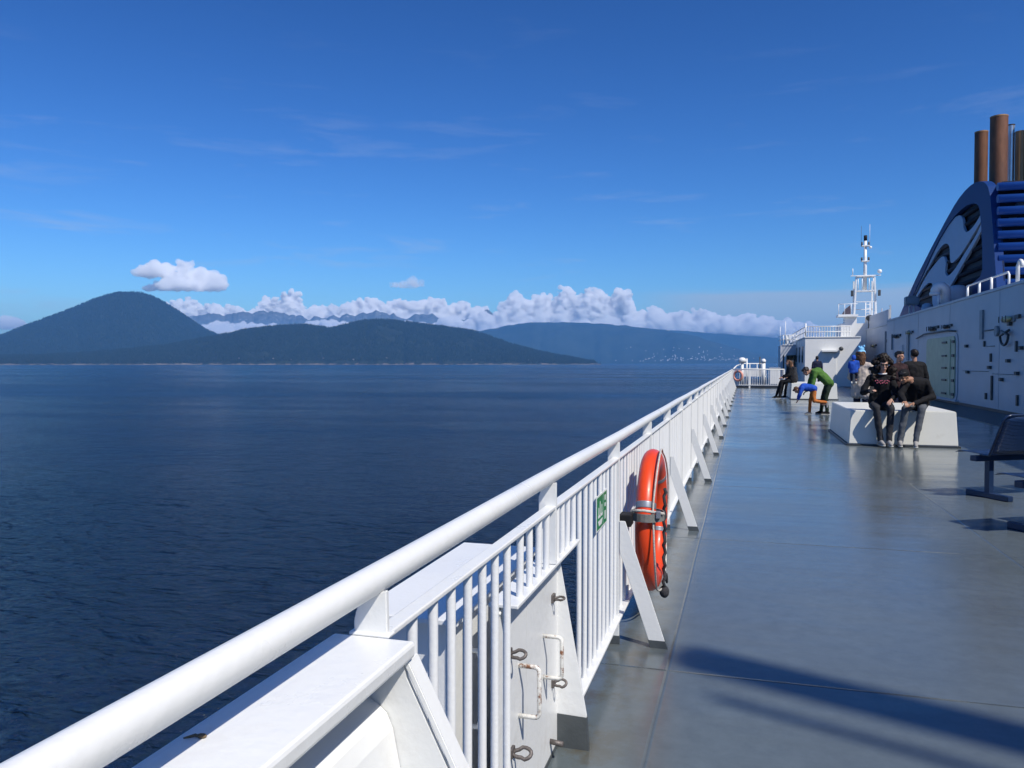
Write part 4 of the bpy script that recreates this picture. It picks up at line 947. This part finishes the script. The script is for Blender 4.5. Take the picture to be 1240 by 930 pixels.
exhaust('tan exhaust pipe right of the slim steel one on the funnel',10.72,37.2,0.20,10.85,M['pipetan'])
exhaust('dark sooty exhaust pipe cut by the right edge of the view',11.15,37.0,0.30,11.55,M['pipedark'])

# ------------------------------------------------------------------ things on the roof edge
RZ=WH+0.09
fl=thing('floodlight','white floodlight on a short post at the roof edge before the fin tip','floodlight',(7.75,42.6,RZ))
for sx in (-0.09,0.09): MB().tube([(sx,0,0),(sx,0,0.55)],0.035,8).build('post',M['white'],fl)
h=MB().prism([(-0.30,-0.24,0.52),(0.28,-0.24,0.52),(0.34,-0.24,0.80),(0.10,-0.24,0.98),(-0.30,-0.24,0.92)],(0,0.5,0),0.03).build('head',M['greyfit'],fl); MB().box(-0.24,0.24,-0.262,-0.243,0.6,0.86).build('lens',M['tape'],h)
f2=thing('searchlight','small dark searchlight on twin legs near the ladder at the roof edge','searchlight',(8.15,58.6,RZ))
for sx in (-0.1,0.1): MB().tube([(sx,0,0),(sx,0,0.6)],0.035,8).build('post',M['fitting'],f2)
MB().ball((0,0,0.75),0.26,2,(1.2,1,0.8)).build('head',M['fitting'],f2)
gv=thing('gooseneck_vent','large white gooseneck vent pipe rising at the roof edge before the fin','vent',(7.9,36.5,RZ))
gp=[(0,0,0),(0,0,0.62)]+[(-0.20+0.20*math.cos(a),-0.05,0.62+0.24*math.sin(a)) for a in [math.pi*k/8 for k in range(1,8)]]+[(-0.40,-0.05,0.55)]
MB().tube(gp,0.19,18).build('pipe',M['white'],gv); MB().tube([(-0.40,-0.05,0.62),(-0.40,-0.05,0.50)],0.21,18).build('flap',M['white'],gv); MB().tube([(-0.3,-0.2,0),(-0.3,-0.2,0.5)],0.04,8).build('stay',M['white'],gv)
dv=thing('drum_vent','grey round drum vent just right of the white gooseneck','vent',(8.5,37.2,RZ))
MB().tube([(0,0,0),(0,0,0.62),(0,0,0.85),(0,0,0.95)],[0.46,0.46,0.40,0.2],24).build('drum',M['walldim'],dv)
sv=thing('mushroom_vent','small grey mushroom vent between floodlight and gooseneck','vent',(8.3,42.0,RZ))
MB().tube([(0,0,0),(0,0,0.35),(0,0,0.5),(0,0,0.56)],[0.24,0.24,0.2,0.08],16).build('cap',M['walldim'],sv)
rr=thing('guard_rail','short white guard rail on the roof edge beside the fin','railing',(7.7,30.2,RZ)); 
ysr=[0,1.6,3.2]
hp=[(0,-2.0,0.0),(0,-2.0,0.44),(0,-1.85,0.52),(0,-0.9,0.52)]
MB().tube([(0,-0.8,0.5),(0,2.1,0.5)],0.03,8).build('handrail',M['white'],rr)
for q in (-0.8,0.6,2.1): MB().tube([(0,q,0),(0,q,0.5)],0.042,8).build('post',M['white'],rr)
MB().tube([(0,-2.6,0),(0,-2.6,0.42),(0,-2.5,0.5),(0,-1.0,0.5)],0.035,8).build('hoop',M['white'],rr)
g2=thing('gooseneck_vent','slim white gooseneck pipe at the roof edge before the louvres','vent',(7.7,26.8,RZ))
MB().tube([(0,0,0),(0,0,0.58)]+[(0.02,-0.16+0.16*math.cos(a),0.58+0.14*math.sin(a)) for a in [math.pi*k/6 for k in range(1,6)]]+[(0.02,-0.32,0.52)],0.055,12).build('pipe',M['white'],g2); MB().tube([(0,0,0),(0,0,0.08)],0.10,12).build('base_collar',M['white'],g2)
# upper deckhouse and aft mast beside and behind the viewer, just outside the view; their shade falls across the deck
uh=thing('upper_deckhouse','white upper deckhouse block on the roof beside the viewer','deckhouse',(8.2,6,RZ))
MB().box(0.35,8,-14,14.5,0.002,3.40,0.02).build('wall',M['wall'],uh); MB().box(0.30,8,-14.05,14.55,3.402,3.47).build('roof',M['wall'],uh)
am=thing('aft_mast','white aft mast with yardarm standing on the roof behind the viewer','mast',(11.57,-3.75,RZ+3.47))
MB().tube([(0,0,0),(0,0,6.2)],[0.2,0.14],14).build('pole',M['white'],am)
MB().tube([(0.8,-0.33,5.2),(-3.60,1.47,5.2)],0.17,12).build('yardarm',M['white'],am)
MB().tube([(0.8,-0.70,5.0),(-3.6,1.10,5.0)],0.04,8).build('stay',M['white'],am)
# ------------------------------------------------------------------ people
wtex=bpy.data.textures.new('cloth folds','CLOUDS'); wtex.noise_scale=0.11; wtex.noise_depth=2
htex=bpy.data.textures.new('hair locks','CLOUDS'); htex.noise_scale=0.035; htex.noise_depth=3
def cloth(name,c,rough=0.85,vary=0.18): return mat(name,c,rough,vary=vary,vscale=9,bump=0.25,bscale=70,spec=0.2)
SK=mat('warm skin',(0.46,0.25,0.17),0.5,vary=0.06,vscale=20); SKT=mat('tan skin',(0.36,0.19,0.12),0.5,vary=0.06,vscale=20); SKP=mat('fair skin',(0.50,0.29,0.21),0.5,vary=0.06,vscale=20)
LIP=mat('lips',(0.34,0.13,0.11),0.5); EYE=mat('dark eyes',(0.02,0.015,0.012),0.2)
K=dict(black=cloth('black cloth',(0.012,0.012,0.014)),charcoal=cloth('charcoal jeans',(0.035,0.036,0.042)),greyjean=cloth('washed grey jeans',(0.10,0.11,0.125)),navy=cloth('navy cloth',(0.012,0.016,0.04)),
  beige=cloth('beige coat cloth',(0.50,0.43,0.37)),green=cloth('leaf green jacket',(0.075,0.17,0.035)),orange=cloth('rust orange trousers',(0.50,0.16,0.04)),blue=cloth('royal blue jacket',(0.02,0.08,0.42)),
  ltblue=cloth('light blue knit',(0.22,0.52,0.80)),darkgreen=cloth('dark green cloth',(0.02,0.035,0.022)),white=cloth('white cloth',(0.75,0.74,0.72)),sneaker=cloth('grey sneaker',(0.30,0.29,0.28)),sole=cloth('pale rubber sole',(0.62,0.61,0.58)),
  hairdark=mat('dark brown hair',(0.014,0.009,0.007),0.55,vary=0.4,vscale=25,spec=0.3),hairbrown=mat('brown hair',(0.10,0.05,0.025),0.55,vary=0.4,vscale=25,spec=0.3),hairblack=mat('black hair',(0.008,0.007,0.007),0.5,vary=0.3,vscale=25),
  pink=cloth('pink print',(0.65,0.16,0.24)),plum=cloth('dark plaid cloth',(0.035,0.018,0.020),0.85,0.5))
V3=Vector
def addcap(bm,p0,r0,p1,r1,sub=2):
    p0,p1=V3(p0),V3(p1); t=bmesh.new()
    for p,r in ((p0,r0),(p1,r1)):
        g=bmesh.ops.create_icosphere(t,subdivisions=sub,radius=r)
        for v in g['verts']: v.co=v.co+p
    h=bmesh.ops.convex_hull(t,input=list(t.verts))
    junk=[e for e in h['geom_interior'] if isinstance(e,bmesh.types.BMVert)]+[e for e in h['geom_unused'] if isinstance(e,bmesh.types.BMVert)]
    if junk: bmesh.ops.delete(t,geom=list(set(junk)),context='VERTS')
    me=bpy.data.meshes.new('t'); t.to_mesh(me); t.free(); bm.from_mesh(me); bpy.data.meshes.remove(me)
def addell(bm,c,rad,rot=None,sub=3):
    g=bmesh.ops.create_icosphere(bm,subdivisions=sub,radius=1.0)
    for v in g['verts']:
        q=V3((v.co.x*rad[0],v.co.y*rad[1],v.co.z*rad[2])); v.co=(rot@q if rot else q)+V3(c)
def chain(bm,pts,rs):
    for (a,b),(ra,rb_) in zip(zip(pts,pts[1:]),zip(rs,rs[1:])): addcap(bm,a,ra,b,rb_)
def finish(name,me,m,parent):
    me.name=name; me.materials.clear(); me.materials.append(m); me.polygons.foreach_set('use_smooth',[True]*len(me.polygons))
    o=bpy.data.objects.new(name,me); C.objects.link(o); o.parent=parent; return o
def frame(f,u):
    f=V3(f).normalized(); u=V3(u); u=(u-f*u.dot(f)).normalized(); r=f.cross(u); 
    return Matrix((r,f,u)).transposed(),r,f,u           # columns: right, forward, up
STAND=dict(pelvis=(0,0,.95),waist=(0,0,1.10),chest=(0,-.01,1.30),neck=(0,0,1.47),head=(0,-.02,1.63),sl=(-.18,0,1.40),sr=(.18,0,1.40),el=(-.24,.03,1.13),er=(.24,.03,1.13),wl=(-.25,-.05,.88),wr=(.25,-.05,.88),
  hl=(-.09,0,.92),hr=(.09,0,.92),kl=(-.10,-.03,.50),kr=(.10,-.03,.50),al=(-.10,.02,.09),ar=(.10,.02,.09),face=(0,-1,0),up=(0,0,1))
def person(label,loc,rz,J,top,bottom,skin=None,shoe=None,s=1.0,vox=0.010,hair=None,hairstyle='short',hat=None,loose=1.0,coat=0.0,group=None,sole=None,toe=None,bulk=1.0):
    J={**STAND,**J}; J={k:(V3(v)*s if k not in('face','up') else V3(v)) for k,v in J.items()}
    skin=skin or SK; shoe=shoe or K['black']
    t=thing('person',label,'person',loc,rz,group)
    Rm,r,f,u=frame(J['face'],J['up']); hc=J['head']; q=lambda a,b,c:hc+(r*a+f*b+u*c)*s
    # body: one continuous skin from soles to crown
    bm=bmesh.new()
    addell(bm,q(0,-.012,.030),(.074*s,.094*s,.086*s),Rm); addell(bm,q(0,.022,-.045),(.054*s,.062*s,.066*s),Rm); addcap(bm,q(0,.060,-.090),.020*s,q(0,.055,-.07),.028*s)
    addcap(bm,q(0,.086,.012),.008*s,q(0,.104,-.028),.013*s); addell(bm,q(0,.072,.026),(.050*s,.016*s,.010*s),Rm)
    for e in (-1,1): addell(bm,q(e*.074,-.008,-.008),(.010*s,.020*s,.030*s),Rm); addell(bm,q(e*.038,.064,-.025),(.020*s,.018*s,.018*s),Rm)
    addell(bm,q(0,.080,-.060),(.024*s,.010*s,.010*s),Rm)
    addcap(bm,q(0,-.02,-.06),.050*s,J['neck'],.056*s)
    addcap(bm,J['neck']-V3((0,0,.03))*s,.06*s,J['chest'],.10*s); addcap(bm,J['chest'],.10*s,J['waist'],.09*s); addcap(bm,J['waist'],.09*s,J['pelvis'],.10*s)
    for a in 'lr':
        addcap(bm,J['chest']+(J['s'+a]-J['chest'])*.5,.06*s,J['s'+a],.052*s)
        chain(bm,[J['s'+a],J['e'+a],J['w'+a]],[.048*s,.038*s,.026*s])
        chain(bm,[J['pelvis'],J['h'+a],J['k'+a],J['a'+a]],[.09*s,.082*s,.052*s,.036*s])
        # palm, four fingers and a thumb
        w=J['w'+a]; d=(w-J['e'+a]).normalized(); hd=V3(J.get('hd'+a,d)).normalized() if ('hd'+a) in J else d
        side=hd.cross(V3((0,0,1)) if abs(hd.z)<.8 else V3((0,1,0))).normalized(); nrm=side.cross(hd)
        if a=='l': side=-side
        pb=w+hd*.02*s; pe=w+hd*.085*s
        for o_ in (-.024,0,.024): addcap(bm,pb+side*o_*.7*s,.015*s,pe+side*o_*s,.012*s)
        for i,(o_,ln) in enumerate(((-.030,.060),(-.010,.072),(.010,.068),(.029,.052))):
            b0=pe+side*o_*s; b1=b0+(hd*.95-nrm*.25).normalized()*ln*.52*s; b2=b1+(hd*.7-nrm*.7).normalized()*ln*.48*s
            chain(bm,[b0,b1,b2],[.0098*s,.0090*s,.0078*s])
        tb=pb-side*.030*s+hd*.01*s; t1=tb+(hd*.6-side*.75-nrm*.2).normalized()*.035*s; t2=t1+(hd*.9-side*.2-nrm*.4).normalized()*.030*s
        chain(bm,[pb-side*.01*s,tb,t1,t2],[.016*s,.013*s,.0105*s,.009*s])
        td=V3(J.get('t'+a,J['face'])); td.z=0; td.normalize()
        addcap(bm,J['a'+a]-td*.03*s-V3((0,0,.05))*s,.028*s,J['a'+a]+td*.14*s-V3((0,0,.062))*s,.022*s)
    body=finish('body',solid(bm,min(vox,.0075),smooth=2),skin,t)
    for e in (-1,1): 
        b=bmesh.new(); addell(b,q(e*.031,.080,.010),(.012*s,.007*s,.006*s),Rm,2); me=bpy.data.meshes.new('eye'); b.to_mesh(me); b.free(); finish('eye',me,EYE,body)
    b=bmesh.new(); addell(b,q(0,.0885,-.062),(.018*s,.005*s,.005*s),Rm,2); me=bpy.data.meshes.new('m'); b.to_mesh(me); b.free(); finish('mouth',me,LIP,body)
    # top
    L_=loose*bulk; bm=bmesh.new()
    addcap(bm,J['neck']-u*.02*s,.068*s,J['chest'],.125*s*L_); 
    for a in 'lr':
        addcap(bm,J['chest'],.115*s*L_,J['s'+a]-(J['s'+a]-J['chest'])*.15,.068*s*L_); addcap(bm,J['neck']-V3((0,0,.02))*s,.06*s,J['s'+a],.062*s*L_)
        w=J['w'+a]; e=J['e'+a]; chain(bm,[J['s'+a],e,e+(w-e)*.93],[.067*s*L_,.056*s*L_,.040*s*L_])
        addcap(bm,J['chest']+(J['s'+a]-J['chest'])*.35,.105*s*L_,J['h'+a]+V3((0,0,.04))*s,.105*s*L_)
        if coat: addcap(bm,J['h'+a],.115*s*L_,J['h'+a]+(J['k'+a]-J['h'+a])*coat,.12*s*L_)
    addcap(bm,J['chest'],.125*s*L_,J['waist'],.115*s*L_); addcap(bm,J['waist'],.118*s*L_,J['pelvis'],.122*s*L_)
    finish('jacket',solid(bm,.014,disp=.040,smooth=3,tex=wtex),top,t)
    bm=bmesh.new()
    for a in 'lr':
        chain(bm,[J['pelvis']-V3((0,0,.02))*s,J['h'+a],J['k'+a],J['a'+a]+V3((0,0,.015))*s],[.115*s,.094*s,.066*s,.052*s])
    finish('trousers',solid(bm,.013,disp=.030,smooth=2,tex=wtex),bottom,t)
    for a in 'lr':
        td=V3(J.get('t'+a,J['face'])); td.z=0 if ('t'+a) not in J else td.z; td.normalize(); an=J['a'+a]; dn=V3((0,0,-1)) if ('t'+a) not in J else V3(J.get('n'+a,(0,0,-1)))
        bm=bmesh.new(); addcap(bm,an+dn*.005*s,.043*s,an-td*.035*s+dn*.045*s,.040*s); addcap(bm,an-td*.035*s+dn*.050*s,.036*s,an+td*.145*s+dn*.058*s,.030*s); addcap(bm,an+dn*.01*s,.042*s,an+td*.10*s+dn*.045*s,.036*s)
        sh=finish('shoe',solid(bm,.010,smooth=1),shoe,t)
        bm=bmesh.new(); side=td.cross(dn).normalized(); M4=Matrix((td,side,dn)).transposed()
        for k in (-.03,.0,.05,.10,.135): addell(bm,an+td*k*s+dn*.080*s,(.045*s,.042*s,.011*s),M4,2)
        finish('sole',solid(bm,.010,smooth=1),sole or K['sole'],sh)
    # hair / hats
    if hair:
        bm=bmesh.new(); addell(bm,q(0,-.030,.040),(.083*s,.090*s,.092*s),Rm)
        addell(bm,q(0,.02,.085),(.070*s,.075*s,.040*s),Rm)
        if hairstyle=='long':
            for k in range(14):
                a=math.pi*(0.05+0.9*k/13); x=.078*math.cos(a); y=-.045-.055*math.sin(a)
                chain(bm,[q(x,y,.06),q(x*1.15,y*1.15,-.06),q(x*1.1,y*1.25,-.20-.03*math.sin(k*2.3))],[.030*s,.030*s,.016*s])
        if hairstyle=='curly':
            rn=random.Random(5)
            for k in range(120):
                v=V3((rn.gauss(0,1),rn.gauss(0,1),rn.gauss(0,1))).normalized()
                c=q(v.x*.150,-.055+v.y*.115,.025+v.z*.150-(.10*abs(v.x) if v.z<0 else 0))
                loc_=c-hc; fx=loc_.dot(f); rx=loc_.dot(r); uz=loc_.dot(u)
                if fx>-.03*s and abs(rx)<.100*s and uz<.085*s: continue
                addell(bm,c,(rn.uniform(.028,.052)*s,)*3,None,2)
            for e in (-1,1):
                for k in range(16): addell(bm,q(e*rn.uniform(.09,.20),rn.uniform(-.10,.02),-.05-.016*k),(rn.uniform(.030,.055)*s,)*3,None,2)
        finish('hair',solid(bm,.009 if hairstyle!='curly' else .010,disp=.030 if hairstyle!='curly' else .055,smooth=0,tex=htex),hair,t)
    if hat:
        m_,style=hat; bm=bmesh.new(); addell(bm,q(0,-.018,.060),(.088*s,.104*s,.078*s),Rm)
        if style=='beanie':
            addcap(bm,q(-.05,-.02,.05),.05*s,q(.05,-.02,.05),.05*s); addell(bm,q(0,-.02,.145),(.060*s,.06*s,.045*s),Rm)
            for e in (-1,0,1): addell(bm,q(e*.055,-.02,.185+.02*(e==1)),(.024*s,.02*s,.035*s),Rm)
        if style=='cap': 
            for k in (-.035,0,.035): addcap(bm,q(k,.06,.052),.012*s,q(k*.9,.150-abs(k)*.5,.040),.009*s)
        if style=='hood': addell(bm,q(0,-.03,.0),(.105*s,.11*s,.13*s),Rm)
        finish('hat',solid(bm,.009,smooth=1),m_,t)
    return t,q,Rm,r,f,u
# the couple on the near box
EDGE=15.60
t,q,Rm,r,f,u=person('seated woman with big dark curly hair, sunglasses and black sweatshirt with pink print',(2.37,EDGE,0),0,
  dict(pelvis=(0,.20,.75),waist=(0,.17,.90),chest=(0,.13,1.10),neck=(.015,.10,1.29),head=(.03,.05,1.455),sl=(-.18,.12,1.21),sr=(.17,.12,1.21),el=(-.31,.05,.96),er=(.25,.02,.95),wl=(-.21,-.17,1.00),wr=(.13,-.17,.84),
   hl=(-.10,.18,.735),hr=(.10,.18,.735),kl=(-.11,-.17,.69),kr=(.13,-.18,.69),al=(-.03,-.13,.115),ar=(.10,-.20,.115),face=(.08,-1,-.06),tl=(.25,-1,0),tr=(.12,-1,0)),
  K['black'],K['charcoal'],SKP,K['sneaker'],1.0,.008,K['hairdark'],'curly',loose=1.0)
for e in (-1,1):
    b=bmesh.new(); addell(b,q(e*.031,.094,.012),(.030,.009,.019),Rm,2); me=bpy.data.meshes.new('lens'); b.to_mesh(me); b.free(); 
    if e==-1: sgl=finish('sunglasses',me,M['black'],t)
    else: finish('lens',me,M['black'],sgl)
b=MB(); b.tube([q(-.062,.085,.018),q(0,.104,.016),q(.062,.085,.018)],.004,6); b.tube([q(-.064,.085,.016),q(-.080,-.01,.012)],.003,6); b.tube([q(.064,.085,.016),q(.080,-.01,.012)],.003,6); b.build('frame',M['black'],sgl)
b=bmesh.new(); rn=random.Random(8)
for row,z0,n_,x0 in ((0,1.170,9,-.112),(1,1.132,7,-.085)):
    for k in range(n_):
        a=x0+k*.028; hh=rn.uniform(.010,.017)
        addell(b,(a+.008,-.016+abs(a)**1.6*1.1+row*.004,z0+.010*math.sin(k*2.1)),(rn.uniform(.005,.008),.012,hh),Matrix.Rotation(rn.uniform(-.6,.6),3,'Y'),2)
        if k%2: addell(b,(a+.018,-.016+abs(a)**1.6*1.1+row*.004,z0+.008),(.010,.012,.004),Matrix.Rotation(rn.uniform(-.4,.4),3,'Y'),2)
me=bpy.data.meshes.new('print'); b.to_mesh(me); b.free(); finish('print',me,K['pink'],t)
b=bmesh.new()
for k in range(12): 
    a=2*math.pi*k/12; addell(b,(.017+.066*math.cos(a),.085+.06*math.sin(a)-.005,1.305-.012*(-math.sin(a))),(.022,.022,.016),None,2)
finish('collar',solid(b,.008,smooth=1),K['white'],t)
ph=thing('phone','dark phone held up by the seated woman with curly hair','phone',(2.37-.20,EDGE-.275,1.015),0); MB().box(-.036,.036,-.005,.005,-.07,.075,.004,Matrix.Rotation(R(-35),4,'X')).build('case',M['black'],ph)
person('seated man in black jacket and grey jeans hunched over towards the woman beside him',(2.82,EDGE,0),0,
  dict(pelvis=(.16,.22,.76),waist=(.17,.16,.93),chest=(.13,.02,1.10),neck=(.00,-.10,1.20),head=(-.13,-.20,1.245),sl=(-.04,-.07,1.17),sr=(.25,-.01,1.15),el=(-.17,-.13,.94),er=(.37,-.02,.90),wl=(-.13,-.31,.83),wr=(.02,-.27,.785),hdr=(-.8,-.5,-.2),
   hl=(.06,.18,.745),hr=(.25,.18,.745),kl=(-.09,-.19,.69),kr=(.17,-.20,.70),al=(-.17,-.16,.115),ar=(.07,-.24,.115),face=(-.55,-.75,-.40),up=(-.25,-.35,.9),tl=(-.05,-1,0),tr=(-.15,-1,0)),
  K['black'],K['greyjean'],SKT,K['sneaker'],1.0,.008,K['hairblack'],'short',hat=(K['black'],'cap'),loose=1.12)
# bystanders by the wall
person('standing woman in beige coat and light blue beanie with long brown hair, seen from behind',(2.56,19.7,0),R(150),dict(el=(-.27,-.06,1.14),wl=(-.14,-.26,1.12),er=(.27,-.04,1.14),wr=(.12,-.28,1.05)),K['beige'],K['navy'],SK,K['black'],1.02,.011,K['hairbrown'],'long',hat=(K['ltblue'],'beanie'),loose=1.12,coat=0.35)
person('small child in blue hat and jacket carried on the arm of the woman in beige',(2.37,19.45,.86),R(170),dict(kl=(-.12,-.25,.78),kr=(.12,-.25,.78),al=(-.10,-.22,.45),ar=(.10,-.22,.45),el=(-.22,-.08,1.15),er=(.22,-.08,1.15),wl=(-.18,-.25,1.05),wr=(.18,-.25,1.05)),K['blue'],K['navy'],SK,K['sole'],0.46,.010,None,'short',hat=(K['blue'],'hood'),loose=1.15)
person('bearded man with dark hair in dark plaid shirt, standing behind the seated couple',(3.42,20.2,0),R(35),dict(el=(-.25,-.04,1.14),wl=(-.10,-.26,1.10),er=(.26,-.02,1.14),wr=(.08,-.28,1.06),head=(0,-.03,1.64),face=(.25,-1,-.05)),K['plum'],K['navy'],SK,K['black'],1.0,.010,K['hairblack'],'short',loose=1.05)
person('man in black jacket seen from behind near the green door',(3.86,20.8,0),R(195),dict(el=(-.27,.02,1.13),er=(.27,.02,1.13)),K['black'],K['navy'],SK,K['black'],1.03,.011,K['hairdark'],'short',loose=1.2)
# adult in green bending over the child
person('bending adult in leaf green jacket and dark trousers leaning over the child',(2.16,24.75,0),R(-84),
  dict(pelvis=(0,.20,.90),waist=(0,.08,1.06),chest=(0,-.10,1.22),neck=(0,-.27,1.27),head=(0,-.43,1.24),sl=(-.17,-.21,1.22),sr=(.17,-.21,1.22),el=(-.21,-.32,.83),er=(.21,-.30,.83),wl=(-.14,-.46,.70),wr=(.13,-.44,.68),
   hl=(-.09,.19,.88),hr=(.09,.19,.88),kl=(-.10,.06,.49),kr=(.10,.10,.49),al=(-.10,.02,.09),ar=(.10,.14,.09),face=(0,-.75,-.65),up=(0,-.6,.75),tl=(0,-1,0),tr=(0,-1,0)),
  K['green'],K['darkgreen'],SK,K['black'],1.0,.010,K['hairblack'],'short',loose=1.15)
person('child in royal blue jacket and rust orange trousers doubled over with one foot kicked back',(1.84,24.45,0),R(-90),
  dict(pelvis=(0,.10,.93),waist=(0,-.06,.98),chest=(0,-.22,1.00),neck=(0,-.36,.97),head=(0,-.47,.88),sl=(-.15,-.30,.97),sr=(.15,-.30,.97),el=(-.20,-.36,.74),er=(.20,-.36,.74),wl=(-.15,-.42,.55),wr=(.15,-.42,.55),
   hl=(-.08,.10,.90),hr=(.08,.10,.90),kl=(-.09,.00,.50),kr=(.10,.12,.50),al=(-.09,-.02,.09),ar=(.10,.52,.44),face=(0,-.5,-.85),up=(0,-.85,.5),tl=(0,-1,0),tr=(0,-.15,-1),nr=(0,1,-.15)),
  K['blue'],K['orange'],SK,K['sneaker'],0.80,.010,K['hairbrown'],'short',loose=1.15)
# seated pair on the far box
SEAT=dict(pelvis=(0,.10,.78),waist=(0,.08,.93),chest=(0,.03,1.13),neck=(0,-.02,1.32),head=(0,-.06,1.48),sl=(-.17,0,1.24),sr=(.17,0,1.24),el=(-.23,-.08,.98),er=(.23,-.08,.98),wl=(-.12,-.28,.90),wr=(.12,-.28,.90),
   hl=(-.09,.08,.76),hr=(.09,.08,.76),kl=(-.10,-.33,.72),kr=(.10,-.33,.72),al=(-.10,-.50,.12),ar=(.10,-.42,.12))
person('seated woman with brown hair in black clothes, on the left end of the far box',(1.80,34.7,0),R(-80),SEAT,K['black'],K['black'],SK,K['black'],1.0,.011,K['hairbrown'],'long',loose=1.15)
person('dark haired person in charcoal coat sitting close behind the brown haired woman',(1.95,35.4,0),R(-60),SEAT,K['charcoal'],K['black'],SKT,K['black'],1.0,.011,K['hairblack'],'short',loose=1.15)
person('man in navy jacket standing before the white forward block',(4.12,50.2,0),R(190),dict(),K['navy'],K['navy'],SKT,K['black'],1.07,.013,K['hairblack'],'short',loose=1.2)
